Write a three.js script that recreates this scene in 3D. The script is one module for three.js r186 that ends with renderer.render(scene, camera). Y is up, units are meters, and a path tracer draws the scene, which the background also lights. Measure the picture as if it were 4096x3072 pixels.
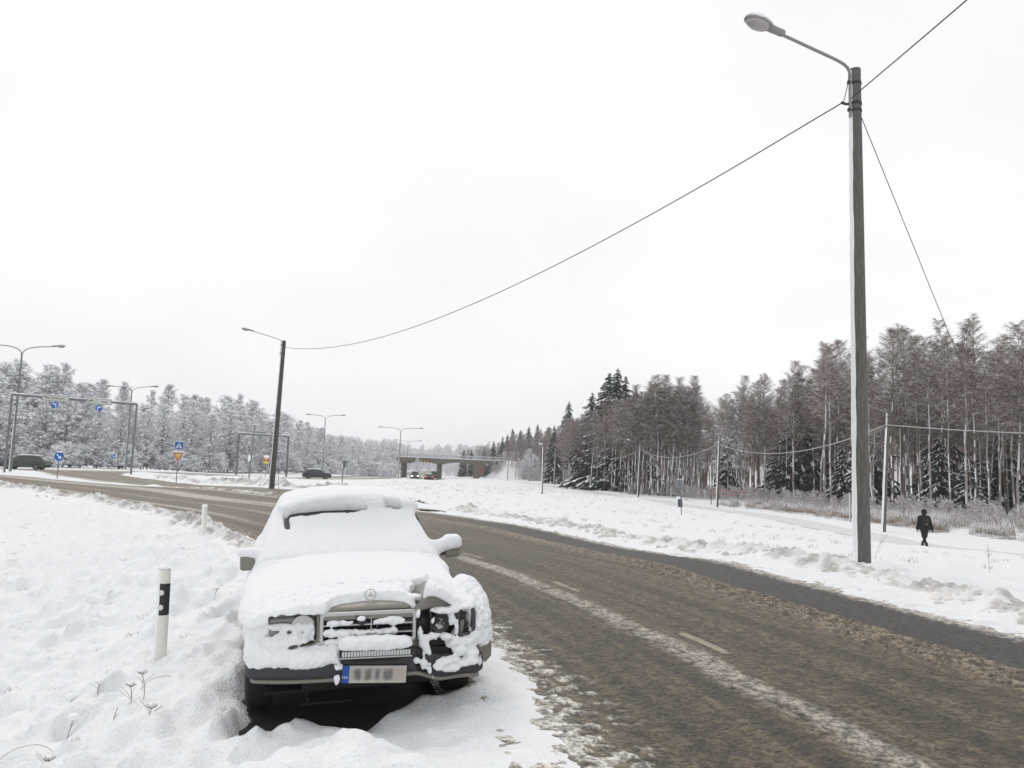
import * as THREE from 'three';
import { mergeGeometries } from 'three/addons/utils/BufferGeometryUtils.js';
import { RoundedBoxGeometry } from 'three/addons/geometries/RoundedBoxGeometry.js';

// ---------------------------------------------------------------- camera, sky, sun, exposure
// Metres, y up. X is to the right of the photographer, D is the distance ahead (world z = -D).
const scene = new THREE.Scene();
const renderer = new THREE.WebGLRenderer({ antialias: true });
renderer.toneMapping = THREE.LinearToneMapping;
renderer.toneMappingExposure = 1.04;
renderer.shadowMap.enabled = true;
const camera = new THREE.PerspectiveCamera(51.28, 4 / 3, 0.1, 3000);
camera.position.set(0, 1.65, 0);
camera.rotation.order = 'YXZ';
camera.rotation.set(Math.atan(0.11), 0, 0.033);
scene.add(camera);

// ---- noise
const hash2 = (i, j) => { let h = Math.imul(i, 374761393) + Math.imul(j, 668265263) | 0; h = Math.imul(h ^ (h >>> 13), 1274126177); return ((h ^ (h >>> 16)) >>> 0) / 4294967296; };
const hash3 = (i, j, k) => hash2(i + Math.imul(k, 7919), j + Math.imul(k, 104729));
const sm = (t) => t * t * (3 - 2 * t);
const mix = (a, b, t) => a + (b - a) * t;
const sstep = (a, b, x) => sm(Math.min(1, Math.max(0, (x - a) / (b - a))));
function vn2(x, y) { const i = Math.floor(x), j = Math.floor(y), u = sm(x - i), v = sm(y - j); return mix(mix(hash2(i, j), hash2(i + 1, j), u), mix(hash2(i, j + 1), hash2(i + 1, j + 1), u), v); }
function vn3(x, y, z) {
  const i = Math.floor(x), j = Math.floor(y), k = Math.floor(z), u = sm(x - i), v = sm(y - j), w = sm(z - k);
  const a = mix(mix(hash3(i, j, k), hash3(i + 1, j, k), u), mix(hash3(i, j + 1, k), hash3(i + 1, j + 1, k), u), v);
  const b = mix(mix(hash3(i, j, k + 1), hash3(i + 1, j, k + 1), u), mix(hash3(i, j + 1, k + 1), hash3(i + 1, j + 1, k + 1), u), v);
  return mix(a, b, w);
}
const fbm2 = (x, y, n = 4) => { let s = 0, a = 0.5, t = 0; for (let o = 0; o < n; o++) { s += a * vn2(x, y); t += a; a *= 0.5; x = x * 2.03 + 17.1; y = y * 2.03 + 5.7; } return s / t; };
function rngOf(seed) { let s = seed | 0; return () => { s = (s + 0x6d2b79f5) | 0; let t = Math.imul(s ^ (s >>> 15), 1 | s); t = (t + Math.imul(t ^ (t >>> 7), 61 | t)) ^ t; return ((t ^ (t >>> 14)) >>> 0) / 4294967296; }; }

// ---- overcast sky: a near-white cloud deck with faint billows, a touch brighter and warmer low down where the sun hides
const SUN = new THREE.Vector3(-0.3, 0.72, -0.62).normalize();
{
  const W = 1024, H = 512, d = new Float32Array(W * H * 4);
  for (let r = 0; r < H; r++) for (let c = 0; c < W; c++) {
    const up = ((r + 0.5) / H - 0.5) * Math.PI, az = ((c + 0.5) / W - 0.5) * 2 * Math.PI, y = Math.sin(up), x = Math.cos(az) * Math.cos(up), z = Math.sin(az) * Math.cos(up);
    const k = 1 / (Math.max(0, y) + 0.22), n = fbm2(x * k * 1.5 + 31.3, z * k * 1.5 + 11.9, 5), n2 = fbm2(x * k * 0.5 + 3.3, z * k * 0.5 + 71.9, 3);
    const b = 0.905 + 0.14 * (n - 0.5) + 0.24 * (n2 - 0.5), cs = Math.max(0, x * SUN.x + y * SUN.y + z * SUN.z), glow = 0.08 * Math.pow(cs, 6);
    const o = (r * W + c) * 4;
    d[o] = b * 0.992 + glow * 1.05; d[o + 1] = b * 1.0 + glow; d[o + 2] = b * 1.012 + glow * 0.96; d[o + 3] = 1;
  }
  const t = new THREE.DataTexture(d, W, H, THREE.RGBAFormat, THREE.FloatType);
  t.mapping = THREE.EquirectangularReflectionMapping; t.magFilter = THREE.LinearFilter; t.minFilter = THREE.LinearFilter; t.needsUpdate = true;
  scene.background = t; scene.environment = t;
}
const sun = new THREE.DirectionalLight(0xfff4e6, 0.72);
sun.position.copy(SUN).multiplyScalar(120); sun.castShadow = true; sun.shadow.radius = 40;
Object.assign(sun.shadow.camera, { left: -120, right: 120, top: 120, bottom: -120, near: 1, far: 400 }); sun.shadow.mapSize.set(2048, 2048);
scene.add(sun); scene.add(sun.target);

// ---------------------------------------------------------------- helpers
const V = (x, y, d) => new THREE.Vector3(x, y, -d);
const names = new Map();
function numbered(n) { const k = names.get(n) || 0; names.set(n, k + 1); return k ? `${n}_${String(k).padStart(3, '0')}` : n; }
function shade(o) { o.traverse((c) => { if (c.isMesh) { c.castShadow = true; c.receiveShadow = true; } }); return o; }
function tag(o, label, category, group) { o.userData = { label, category }; if (group) o.userData.group = group; return o; }
function thing(name, label, category, pos, turn = 0, group) {
  const o = new THREE.Group(); o.name = numbered(name); scene.add(o);
  o.position.copy(pos); o.rotation.y = turn; return tag(o, label, category, group);
}
function part(name, geo, m, parent) { const o = new THREE.Mesh(Array.isArray(geo) ? join(geo) : geo, m); o.name = name; o.castShadow = o.receiveShadow = true; parent.add(o); return o; }
function join(gs) {
  gs = gs.map((g) => { const h = g.index ? g.toNonIndexed() : g; for (const a of Object.keys(h.attributes)) if (!['position', 'normal', 'uv'].includes(a)) h.deleteAttribute(a); if (!h.attributes.uv) h.setAttribute('uv', new THREE.Float32BufferAttribute(new Float32Array(h.attributes.position.count * 2), 2)); if (!h.attributes.normal) h.computeVertexNormals(); return h; });
  return gs.length === 1 ? gs[0] : mergeGeometries(gs);
}
function single(name, geo, m, label, category, group) { const o = part(numbered(name), geo, m, scene); return tag(o, label, category, group); }
function structure(name, geo, m) { const o = part(name, geo, m, scene); o.userData.kind = 'structure'; return o; }
function stuff(name, geo, m, label, category) { const o = part(numbered(name), geo, m, scene); o.userData = { kind: 'stuff', label, category }; return o; }
const mat = (r, g, b, rough = 0.9, extra = {}) => new THREE.MeshStandardMaterial({ color: new THREE.Color().setRGB(r, g, b), roughness: rough, ...extra });
const box = (w, h, d, x = 0, y = 0, z = 0) => new THREE.BoxGeometry(w, h, d).translate(x, y, z);
const rbox = (w, h, d, x = 0, y = 0, z = 0, r = 0.01) => new RoundedBoxGeometry(w, h, d, 2, Math.min(r, w * 0.49, h * 0.49, d * 0.49)).translate(x, y, z);
const Y = new THREE.Vector3(0, 1, 0);
function rod(a, b, r0, r1 = r0, n = 8) {
  const d = b.clone().sub(a), g = new THREE.CylinderGeometry(r1, r0, d.length(), n, 1);
  return g.applyQuaternion(new THREE.Quaternion().setFromUnitVectors(Y, d.clone().normalize())).translate((a.x + b.x) / 2, (a.y + b.y) / 2, (a.z + b.z) / 2);
}
const tube = (pts, r, seg = 24, n = 8) => new THREE.TubeGeometry(new THREE.CatmullRomCurve3(pts), seg, r, n);
function noiseTexture(size, fn, srgb = true, repeat = 1) {
  const d = new Uint8Array(size * size * 4);
  for (let j = 0; j < size; j++) for (let i = 0; i < size; i++) { const c = fn(i / size, j / size, i, j), o = (j * size + i) * 4; for (let k = 0; k < 3; k++) d[o + k] = Math.max(0, Math.min(255, Math.round((Array.isArray(c) ? c[k] : c) * 255))); d[o + 3] = 255; }
  const t = new THREE.DataTexture(d, size, size); t.wrapS = t.wrapT = THREE.RepeatWrapping; t.magFilter = THREE.LinearFilter; t.minFilter = THREE.LinearMipmapLinearFilter; t.generateMipmaps = true;
  if (srgb) t.colorSpace = THREE.SRGBColorSpace; t.repeat.set(repeat, repeat); t.needsUpdate = true; return t;
}
// tileable value noise
const tn = (u, v, f, seed = 0) => { const x = u * f, y = v * f, i = Math.floor(x), j = Math.floor(y), a = sm(x - i), b = sm(y - j), h = (p, q) => hash2(((p % f) + f) % f + seed * 131, ((q % f) + f) % f + seed * 17); return mix(mix(h(i, j), h(i + 1, j), a), mix(h(i, j + 1), h(i + 1, j + 1), a), b); };

// naive surface nets: the surface f = 0 (f > 0 outside) inside a box
function nets(f, lo, hi, c) {
  const [nx, ny, nz] = [0, 1, 2].map((k) => Math.ceil((hi[k] - lo[k]) / c) + 1), F = new Float32Array(nx * ny * nz), id = (i, j, k) => i + nx * (j + ny * k);
  for (let k = 0; k < nz; k++) for (let j = 0; j < ny; j++) for (let i = 0; i < nx; i++) F[id(i, j, k)] = f(lo[0] + i * c, lo[1] + j * c, lo[2] + k * c);
  const at = new Int32Array(nx * ny * nz).fill(-1), pos = [], idx = [];
  const cor = [[0, 0, 0], [1, 0, 0], [0, 1, 0], [1, 1, 0], [0, 0, 1], [1, 0, 1], [0, 1, 1], [1, 1, 1]], edges = [[0, 1], [2, 3], [4, 5], [6, 7], [0, 2], [1, 3], [4, 6], [5, 7], [0, 4], [1, 5], [2, 6], [3, 7]];
  const val = new Float32Array(8);
  for (let k = 0; k < nz - 1; k++) for (let j = 0; j < ny - 1; j++) for (let i = 0; i < nx - 1; i++) {
    let m = 0; for (let q = 0; q < 8; q++) { val[q] = F[id(i + cor[q][0], j + cor[q][1], k + cor[q][2])]; if (val[q] < 0) m |= 1 << q; }
    if (m === 0 || m === 255) continue;
    let sx = 0, sy = 0, sz = 0, n = 0;
    for (const [a, b] of edges) { if ((val[a] < 0) === (val[b] < 0)) continue; const t = val[a] / (val[a] - val[b]); sx += cor[a][0] + (cor[b][0] - cor[a][0]) * t; sy += cor[a][1] + (cor[b][1] - cor[a][1]) * t; sz += cor[a][2] + (cor[b][2] - cor[a][2]) * t; n++; }
    at[id(i, j, k)] = pos.length / 3; pos.push(lo[0] + (i + sx / n) * c, lo[1] + (j + sy / n) * c, lo[2] + (k + sz / n) * c);
  }
  const quad = (a, b, d, e, flip) => { if (a < 0 || b < 0 || d < 0 || e < 0) return; flip ? idx.push(a, d, b, a, e, d) : idx.push(a, b, d, a, d, e); };
  for (let k = 1; k < nz - 1; k++) for (let j = 1; j < ny - 1; j++) for (let i = 1; i < nx - 1; i++) {
    const f0 = F[id(i, j, k)] < 0;
    if (f0 !== F[id(i + 1, j, k)] < 0) quad(at[id(i, j - 1, k - 1)], at[id(i, j, k - 1)], at[id(i, j, k)], at[id(i, j - 1, k)], !f0);
    if (f0 !== F[id(i, j + 1, k)] < 0) quad(at[id(i - 1, j, k - 1)], at[id(i - 1, j, k)], at[id(i, j, k)], at[id(i, j, k - 1)], !f0);
    if (f0 !== F[id(i, j, k + 1)] < 0) quad(at[id(i - 1, j - 1, k)], at[id(i, j - 1, k)], at[id(i, j, k)], at[id(i - 1, j, k)], !f0);
  }
  const g = new THREE.BufferGeometry(); g.setAttribute('position', new THREE.Float32BufferAttribute(pos, 3)); g.setIndex(idx); g.computeVertexNormals(); return g;
}
const smin = (a, b, k) => { const h = Math.max(k - Math.abs(a - b), 0) / k; return Math.min(a, b) - h * h * k * 0.25; };
const smax = (a, b, k) => -smin(-a, -b, k);
function capsule(px, py, pz, a, b, ra, rb) {
  const bx = b[0] - a[0], by = b[1] - a[1], bz = b[2] - a[2], qx = px - a[0], qy = py - a[1], qz = pz - a[2];
  const t = Math.min(1, Math.max(0, (qx * bx + qy * by + qz * bz) / (bx * bx + by * by + bz * bz + 1e-9)));
  return Math.hypot(qx - bx * t, qy - by * t, qz - bz * t) - mix(ra, rb, t);
}
const ell = (x, y, z, c, r) => { const a = (x - c[0]) / r[0], b = (y - c[1]) / r[1], d = (z - c[2]) / r[2]; return (Math.sqrt(a * a + b * b + d * d) - 1) * Math.min(r[0], r[1], r[2]); };
const sdbox = (x, y, z, c, h, r) => { const a = Math.abs(x - c[0]) - h[0] + r, b = Math.abs(y - c[1]) - h[1] + r, d = Math.abs(z - c[2]) - h[2] + r; return Math.hypot(Math.max(a, 0), Math.max(b, 0), Math.max(d, 0)) + Math.min(Math.max(a, b, d), 0) - r; };

// ---------------------------------------------------------------- materials shared by many things
const M = {
  snow: mat(0.86, 0.87, 0.89, 0.85),
  carSnow: mat(0.81, 0.82, 0.845, 0.85),
  galv: mat(0.20, 0.205, 0.215, 0.55, { metalness: 0.5 }),
  steelDark: mat(0.14, 0.14, 0.15, 0.6, { metalness: 0.3 }),
  black: mat(0.012, 0.012, 0.013, 0.7),
  rubber: mat(0.02, 0.02, 0.021, 0.85),
  cable: mat(0.03, 0.03, 0.032, 0.8),
};

// ---------------------------------------------------------------- ground form
const CTRL = [[5, -20, 0], [0, 0, 0], [5, 10, 0], [8, 6, 0.02], [-3, 8, 0], [-10, 30, 0], [0, 26, 0], [-15, 51, 0.12], [-30, 48, 0], [-40, 62, 0.12], [-40, 72, 0.2], [-46, 74, 0.2], [-50, 92, 0.15], [-70, 84, 0.2], [-54, 112, 0.2], [-37, 158, 0], [-30, 127, -0.4], [-25, 180, -0.75], [-20, 206, -1.15], [-24, 250, -1.25], [-18, 87, -0.5], [-28, 88, -0.1], [4, 93, -0.7], [13, 60, -1.0], [20.4, 40, -1.27], [21.9, 47, -1.1], [20.5, 79, -1.1], [16.8, 105, -1.05], [13, 130, -0.8], [9, 161, -0.65], [5, 198, -0.6], [-0.4, 235, -0.55], [-6, 270, -0.5], [6.5, 15, 0.12], [9, 22, -0.3], [13, 20, -0.6], [20, 28, -1.15], [30, 18, -1.2], [26, 54, -0.9], [34, 70, -1.1], [60, 60, -1.1], [-12, 12, 0], [-25, 25, 0], [12, 40, -0.85], [0, 60, -0.5], [-8, 70, -0.4], [0, 420, 0.8], [-40, 330, -0.9], [-60, 420, 1.2], [200, 300, 2], [-200, 220, 3], [-120, 120, 1], [0, 900, 6], [-500, 500, 8], [500, 500, 8]];
function macro(X, D) {
  let s = 0, w = 0;
  for (const [x, d, y] of CTRL) { const q = (X - x) ** 2 + (D - d) ** 2, r = 6 + 0.01 * (x * x + d * d) ** 0.5 * 2, k = 1 / (q + r) ** 1.6; s += k * y; w += k; }
  return s / w;
}
// a road or path: centre line points [X, D, width left, width right]
function line(pts, step) {
  const c = new THREE.CatmullRomCurve3(pts.map((p) => new THREE.Vector3(p[0], 0, p[1])), false, 'centripetal'), cw = new THREE.CatmullRomCurve3(pts.map((p) => new THREE.Vector3(p[2], p[3], 0)), false, 'catmullrom', 0.1);
  const n0 = 60 * pts.length, raw = []; for (let i = 0; i <= n0; i++) { const q = c.getPoint(i / n0), w = cw.getPoint(i / n0); raw.push([q.x, q.z, w.x, w.y]); }
  const out = [raw[0]]; let acc = 0, s = 0; const S = [0];
  for (let i = 1; i < raw.length; i++) { const l = Math.hypot(raw[i][0] - raw[i - 1][0], raw[i][1] - raw[i - 1][1]); acc += l; s += l; if (acc >= step || i === raw.length - 1) { out.push(raw[i]); S.push(s); acc = 0; } }
  const bb = [Infinity, Infinity, -Infinity, -Infinity]; for (const p of out) { bb[0] = Math.min(bb[0], p[0]); bb[1] = Math.min(bb[1], p[1]); bb[2] = Math.max(bb[2], p[0]); bb[3] = Math.max(bb[3], p[1]); }
  return { p: out, S, bb, length: s };
}
function nearest(L, X, D, reach = 30) {
  if (X < L.bb[0] - reach || X > L.bb[2] + reach || D < L.bb[1] - reach || D > L.bb[3] + reach) return null;
  let best = 1e18, bi = 0, bt = 0;
  for (let i = 0; i < L.p.length - 1; i++) {
    const a = L.p[i], b = L.p[i + 1], dx = b[0] - a[0], dd = b[1] - a[1], t = Math.min(1, Math.max(0, ((X - a[0]) * dx + (D - a[1]) * dd) / (dx * dx + dd * dd))), q = (X - a[0] - dx * t) ** 2 + (D - a[1] - dd * t) ** 2;
    if (q < best) { best = q; bi = i; bt = t; }
  }
  const a = L.p[bi], b = L.p[bi + 1], dx = b[0] - a[0], dd = b[1] - a[1], l = Math.hypot(dx, dd), side = ((X - a[0]) * dd - (D - a[1]) * dx) / l;
  const lat = Math.sign(side || 1) * Math.sqrt(best), wl = mix(a[2], b[2], bt), wr = mix(a[3], b[3], bt);
  return { s: mix(L.S[bi], L.S[bi + 1], bt), lat, wl, wr, e: lat > 0 ? lat - wr : -lat - wl };
}
function along(L, s, lat = 0) {
  let i = 0; while (i < L.S.length - 2 && L.S[i + 1] < s) i++;
  const a = L.p[i], b = L.p[i + 1], t = (s - L.S[i]) / (L.S[i + 1] - L.S[i]), dx = b[0] - a[0], dd = b[1] - a[1], l = Math.hypot(dx, dd);
  return { X: mix(a[0], b[0], t) + dd / l * lat, D: mix(a[1], b[1], t) - dx / l * lat, wl: mix(a[2], b[2], t), wr: mix(a[3], b[3], t), dir: Math.atan2(dx, dd) };
}
const near = line([[4.4, -8, 1.9, 3.6], [3.5, 0, 1.9, 3.6], [2.75, 4.5, 1.88, 3.65], [2.17, 7.44, 1.82, 3.7], [1.04, 11.37, 1.9, 3.9], [-0.33, 15.25, 2.9, 4.3], [-2.3, 19.4, 3.4, 4.9], [-4.8, 23.4, 3.3, 5.4], [-8.6, 28.5, 3.2, 6.6], [-13.8, 34.5, 3.2, 6.8], [-19.8, 41.2, 3.2, 5.4], [-27, 48.3, 3.2, 3.7], [-38, 57, 3.2, 3.6], [-60, 71, 3.2, 3.6], [-100, 92, 3.2, 3.6]], 0.6);
const side = line([[-5, 35, 2.4, 3.0], [-12.5, 44.5, 2.6, 3.2], [-22, 54.6, 2.6, 3.2], [-32, 65, 2.8, 3.3], [-39, 73.5, 3, 3.6], [-44, 82, 3.4, 4.4], [-50, 91, 5, 7]], 1);
const main = line([[-150, 62, 5, 5], [-90, 77, 5, 5], [-62, 88, 5, 5], [-48, 98, 5, 5], [-38, 111, 5, 5], [-31, 128, 5, 5], [-26, 150, 5, 5], [-22.8, 180, 5, 5], [-22.4, 206, 5, 5], [-25, 250, 5, 5], [-32, 290, 5, 5], [-40, 335, 5, 5], [-40, 385, 5, 5], [-26, 430, 5, 5], [5, 470, 5, 5], [70, 500, 5, 5]], 2);
const path = line([[36, 4, 1.5, 1.5], [30, 18, 1.5, 1.5], [24.5, 30, 1.5, 1.5], [20.6, 39.6, 1.5, 1.5], [19.6, 48, 1.5, 1.5], [19.2, 62, 1.5, 1.5], [18.2, 79, 1.5, 1.5], [14.8, 105, 1.5, 1.5], [11, 130, 1.5, 1.5], [6.8, 161, 1.5, 1.5], [2.8, 198, 1.5, 1.5], [-2.5, 235, 1.5, 1.5], [-8, 270, 1.5, 1.5]], 2);

// the wrecked car's place
const CAR = { X: -0.883, D: 5.654, y: -0.159, yaw: 0.277 };
const carLocal = (X, D) => { const c = Math.cos(CAR.yaw), s = Math.sin(CAR.yaw); return [c * (X - CAR.X) + s * (D - CAR.D), -s * (X - CAR.X) + c * (D - CAR.D)]; };

// overlapping rounded lumps, like clods or snowed-over tussocks
function clods(x, y, cell, keep, seed) {
  x += 0.35 * cell * (vn2(x * 2.3 / cell, y * 2.3 / cell + seed) - 0.5); y += 0.35 * cell * (vn2(x * 2.1 / cell + 9 + seed, y * 2.1 / cell) - 0.5);
  const i0 = Math.floor(x / cell), j0 = Math.floor(y / cell); let h = 0;
  for (let j = j0 - 1; j <= j0 + 1; j++) for (let i = i0 - 1; i <= i0 + 1; i++) { if (hash2(i + seed * 57, j) > keep) continue; const cx = (i + 0.2 + 0.6 * hash2(i, j + seed * 31)) * cell, cy = (j + 0.2 + 0.6 * hash2(i + 77, j + seed)) * cell, r = cell * (0.3 + 0.42 * hash2(i + 5, j + 91 + seed)), q = r * r - (x - cx) ** 2 - (y - cy) ** 2; if (q > 0) h = Math.max(h, q / r * (0.55 + 0.5 * hash2(i + 13, j + 3))); }
  return h;
}
const billow = (x, y) => { const n = 2 * Math.abs(fbm2(x, y, 3) - 0.5); return 1 - n; };
function ground(X, D, fine = true) {
  let h = macro(X, D);
  const a = nearest(near, X, D), b = nearest(side, X, D), c = nearest(main, X, D), p = fine ? nearest(path, X, D, 6) : null;
  let e = 60; for (const q of [a, b, c]) if (q) e = Math.min(e, q.e);
  const far = Math.hypot(X, D);
  if (a && a.lat < 0) h -= 0.9 * sstep(1.5, 5.2, a.e);
  const rag = fine ? (fbm2(X * 1.1, D * 1.1, 4) - 0.5) * (far < 12 ? 0.34 : far < 30 ? 0.5 : 0.9) : 0, nearEdge = fine && a && a.lat < 0 && D < 15, ee = e + rag + (nearEdge ? 0.16 * (vn2(X * 8, D * 8) - 0.5) : 0), up = nearEdge ? sstep(-0.22, 0.5, ee) : sstep(-0.06, 0.22, ee);
  let snow = -0.07 + 0.105 * up;
  if (fine && ee > -0.1) {
    const open = sstep(0.2, 2.2, e), onPath = p ? 1 - sstep(-0.2, 0.9, p.e + rag) : 0, left = a && a.lat < 0;
    let lump = 0.06 * (fbm2(X * 0.8 + 9, D * 0.8, 4) - 0.5);
    if (far < 45) lump += open * ((left ? 0.15 : 0.09) * Math.pow(fbm2(X * 2.6 + 3, D * 1.7 + 8, 3), 2) + (left ? 0.13 : 0.06) * Math.pow(billow(X * 1.5 + 40, D * 1.1 + 7), 5) - (left ? 0.2 : 0.1) * Math.pow(vn2(X * 4.2 + 5, D * 2.8), 7) + 0.03 * (vn2(X * 6.5, D * 5) - 0.5) + (far < 26 ? (left ? 0.75 : 0.4) * clods(X, D * 0.8, 0.46, 0.4, 2) * fbm2(X * 0.6, D * 0.6 + 4, 2) + (left ? 0.6 : 0.3) * clods(X, D * 0.8, 0.17, 0.35, 5) : 0));
    else lump += open * 0.22 * (fbm2(X * 0.35, D * 0.35, 3) - 0.5);
    snow += lump * (1 - 0.9 * onPath) - 0.10 * onPath;
    // slush thrown onto the shoulder: pitted
    if (a && a.e > -0.1 && a.e < 1.1 && far < 30 && !nearEdge) snow += (1 - sstep(0.4, 0.95, a.e + 0.4 * (vn2(X * 2, D * 2) - 0.5))) * (0.9 * clods(X, D, 0.11, 0.6, 8) - 0.02 + 0.03 * (vn2(X * 9, D * 9) - 0.5)) * up;
    // plough banks
    if (a && a.s > 3) {
      if (a.lat > 0) snow += up * 0.2 * Math.exp(-(((a.e - 1.35) / 0.42) ** 2)) * (0.15 + 1.1 * Math.pow(fbm2(X * 1.6, D * 1.6, 3), 1.4)) * (a.s < 66 ? 1 : 0);
      else snow += up * 0.22 * sstep(14, 18, D) * Math.exp(-(((a.e - 0.9) / 0.45) ** 2)) * (0.1 + 1.2 * Math.pow(fbm2(X * 1.3, D * 1.3, 3), 1.4));
    }
    if (b && b.lat > 0) snow += up * 0.35 * Math.exp(-(((b.e - 1.2) / 0.6) ** 2)) * fbm2(X, D, 3);
  }
  h += snow;
  // hollow left bare under the car; the snow before its nose lies lower than the road
  const [lx, lz] = carLocal(X, D);
  h -= (0.13 - 0.06 * lx) * Math.exp(-((lx / 1.3) ** 4 + ((lz + 0.25) / 0.8) ** 4)) * (a ? sstep(0.5, 1.1, a.e) : 1);
  if (Math.abs(lx) < 1.6 && lz > -0.8 && lz < 5.4) {
    const qx = Math.abs(lx + 0.02) - 0.86, qz = Math.max(0.17 + 0.12 * lx + 0.35 * Math.max(0, lx) - lz, lz - 4.6), dd = Math.hypot(Math.max(qx, 0), Math.max(qz, 0)) + Math.min(Math.max(qx, qz), 0) + (fine ? 0.16 * (fbm2(X * 4, D * 4, 3) - 0.5) : 0);
    h = mix(h, -0.36, sstep(0.1, -0.26, dd));
    // a drift against the front left wheel and bumper, lower on the ditch side
    
  }
  return h;
}
const G = (X, D) => ground(X, D, true);

{ // one sheet to the horizon, fine near the photographer
  const axis = (lo, hi, f, g, far) => { const a = []; for (let v = lo; v <= hi + 1e-9; v += f) a.push(v); const up = []; for (let v = hi, s = f; v < far[1];) { s *= g; v += s; up.push(v); } const dn = []; for (let v = lo, s = f; v > far[0];) { s *= g; v -= s; dn.unshift(v); } return [...dn, ...a, ...up]; };
  const xs = axis(-6.5, 2.4, 0.04, 1.05, [-1500, 1500]), ds = axis(3.2, 12, 0.042, 1.028, [-60, 1800]);
  const nx = xs.length, nd = ds.length, pos = new Float32Array(nx * nd * 3), uv = new Float32Array(nx * nd * 2), idx = [];
  for (let j = 0; j < nd; j++) for (let i = 0; i < nx; i++) { const o = (j * nx + i) * 3; pos[o] = xs[i]; pos[o + 1] = ground(xs[i], ds[j]); pos[o + 2] = -ds[j]; uv[(j * nx + i) * 2] = xs[i]; uv[(j * nx + i) * 2 + 1] = ds[j]; }
  for (let j = 0; j < nd - 1; j++) for (let i = 0; i < nx - 1; i++) { const a = j * nx + i; idx.push(a, a + 1, a + nx, a + 1, a + nx + 1, a + nx); }
  const g = new THREE.BufferGeometry(); g.setAttribute('position', new THREE.BufferAttribute(pos, 3)); g.setAttribute('uv', new THREE.BufferAttribute(uv, 2)); g.setIndex(idx); g.computeVertexNormals();
  const bump = noiseTexture(512, (u, v) => 0.5 * tn(u, v, 64, 1) + 0.3 * tn(u, v, 128, 2) + 0.2 * tn(u, v, 256, 3), false);
  const tint = noiseTexture(512, (u, v) => { const k = 0.95 + 0.05 * (0.6 * tn(u, v, 8, 5) + 0.4 * tn(u, v, 64, 6)); return [k * 0.992, k * 0.996, k]; });
  structure('snowy_ground', g, mat(0.87, 0.88, 0.895, 0.85, { bumpMap: bump, bumpScale: 0.012, map: tint }));
}
// bare gravel under the car, its colour darkened to near-black to paint in shade
{
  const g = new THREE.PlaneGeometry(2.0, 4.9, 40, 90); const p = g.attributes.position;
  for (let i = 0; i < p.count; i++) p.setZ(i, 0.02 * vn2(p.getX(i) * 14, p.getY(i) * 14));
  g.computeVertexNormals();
  const o = structure('shade_toned_gravel', g, mat(0.028, 0.025, 0.022, 0.95));
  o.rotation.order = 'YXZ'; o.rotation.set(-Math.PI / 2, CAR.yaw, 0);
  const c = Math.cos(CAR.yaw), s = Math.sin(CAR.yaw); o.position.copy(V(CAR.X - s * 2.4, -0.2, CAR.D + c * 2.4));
}

// ---------------------------------------------------------------- roads
const grain = noiseTexture(512, (u, v) => { const n = 0.28 * tn(u, v, 32, 11) + 0.36 * tn(u, v, 80, 12) + 0.36 * tn(u, v, 160, 13), k = 0.46 + 0.54 * sstep(0.2, 0.78, n); return [k, k * 0.98, k * 0.94]; }, true, 0.5);
const grainBump = noiseTexture(512, (u, v) => 0.5 * tn(u, v, 48, 21) + 0.5 * tn(u, v, 110, 22), false, 0.5);
const roadMat = new THREE.MeshStandardMaterial({ vertexColors: true, roughness: 0.62, map: grain, bumpMap: grainBump, bumpScale: 0.02 });
function roadSheet(name, L, ss, nt, over, lift, look) {
  const pos = [], uv = [], col = [], idx = [];
  for (const s of ss) { const q = along(L, s), w = q.wl + q.wr + 2 * over;
    for (let k = 0; k <= nt; k++) { const lat = -q.wl - over + w * k / nt, r = along0(L, s, lat); const c = look(s, lat, q, r.X, r.D); pos.push(r.X, macro(r.X, r.D) + lift + c[3], -r.D); uv.push(lat, s); col.push(c[0], c[1], c[2]); } }
  for (let j = 0; j < ss.length - 1; j++) for (let k = 0; k < nt; k++) { const a = j * (nt + 1) + k; idx.push(a, a + 1, a + nt + 1, a + 1, a + nt + 2, a + nt + 1); }
  const g = new THREE.BufferGeometry(); g.setAttribute('position', new THREE.Float32BufferAttribute(pos, 3)); g.setAttribute('uv', new THREE.Float32BufferAttribute(uv, 2)); g.setAttribute('color', new THREE.Float32BufferAttribute(col, 3)); g.setIndex(idx); g.computeVertexNormals();
  return structure(name, g, roadMat);
}
const cacheS = new Map();
function along0(L, s, lat) { // smooth direction so that the rows fan without folding
  let c = cacheS.get(L) || new Map(); cacheS.set(L, c);
  if (!c.has(s)) { const a = along(L, Math.max(0.01, s - 0.9)), b = along(L, Math.min(L.length - 0.01, s + 0.9)), m = along(L, s), l = Math.hypot(b.X - a.X, b.D - a.D); c.set(s, [m.X, m.D, (b.X - a.X) / l, (b.D - a.D) / l]); }
  const [X, D, tx, td] = c.get(s); return { X: X + td * lat, D: D - tx * lat };
}
const rows = (a, f, keep, g, end) => { const r = []; let s = a, st = f; while (s < end) { r.push(s); if (s > keep) st *= g; s += st; } r.push(end); return r; };
const C_DARK = [0.045, 0.044, 0.042], C_BROWN = [0.158, 0.12, 0.078], C_MUD = [0.07, 0.052, 0.033], C_LIGHT = [0.36, 0.315, 0.255], C_WHITE = [0.86, 0.86, 0.87];
const lerp3 = (a, b, t) => [mix(a[0], b[0], t), mix(a[1], b[1], t), mix(a[2], b[2], t)];
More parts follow.
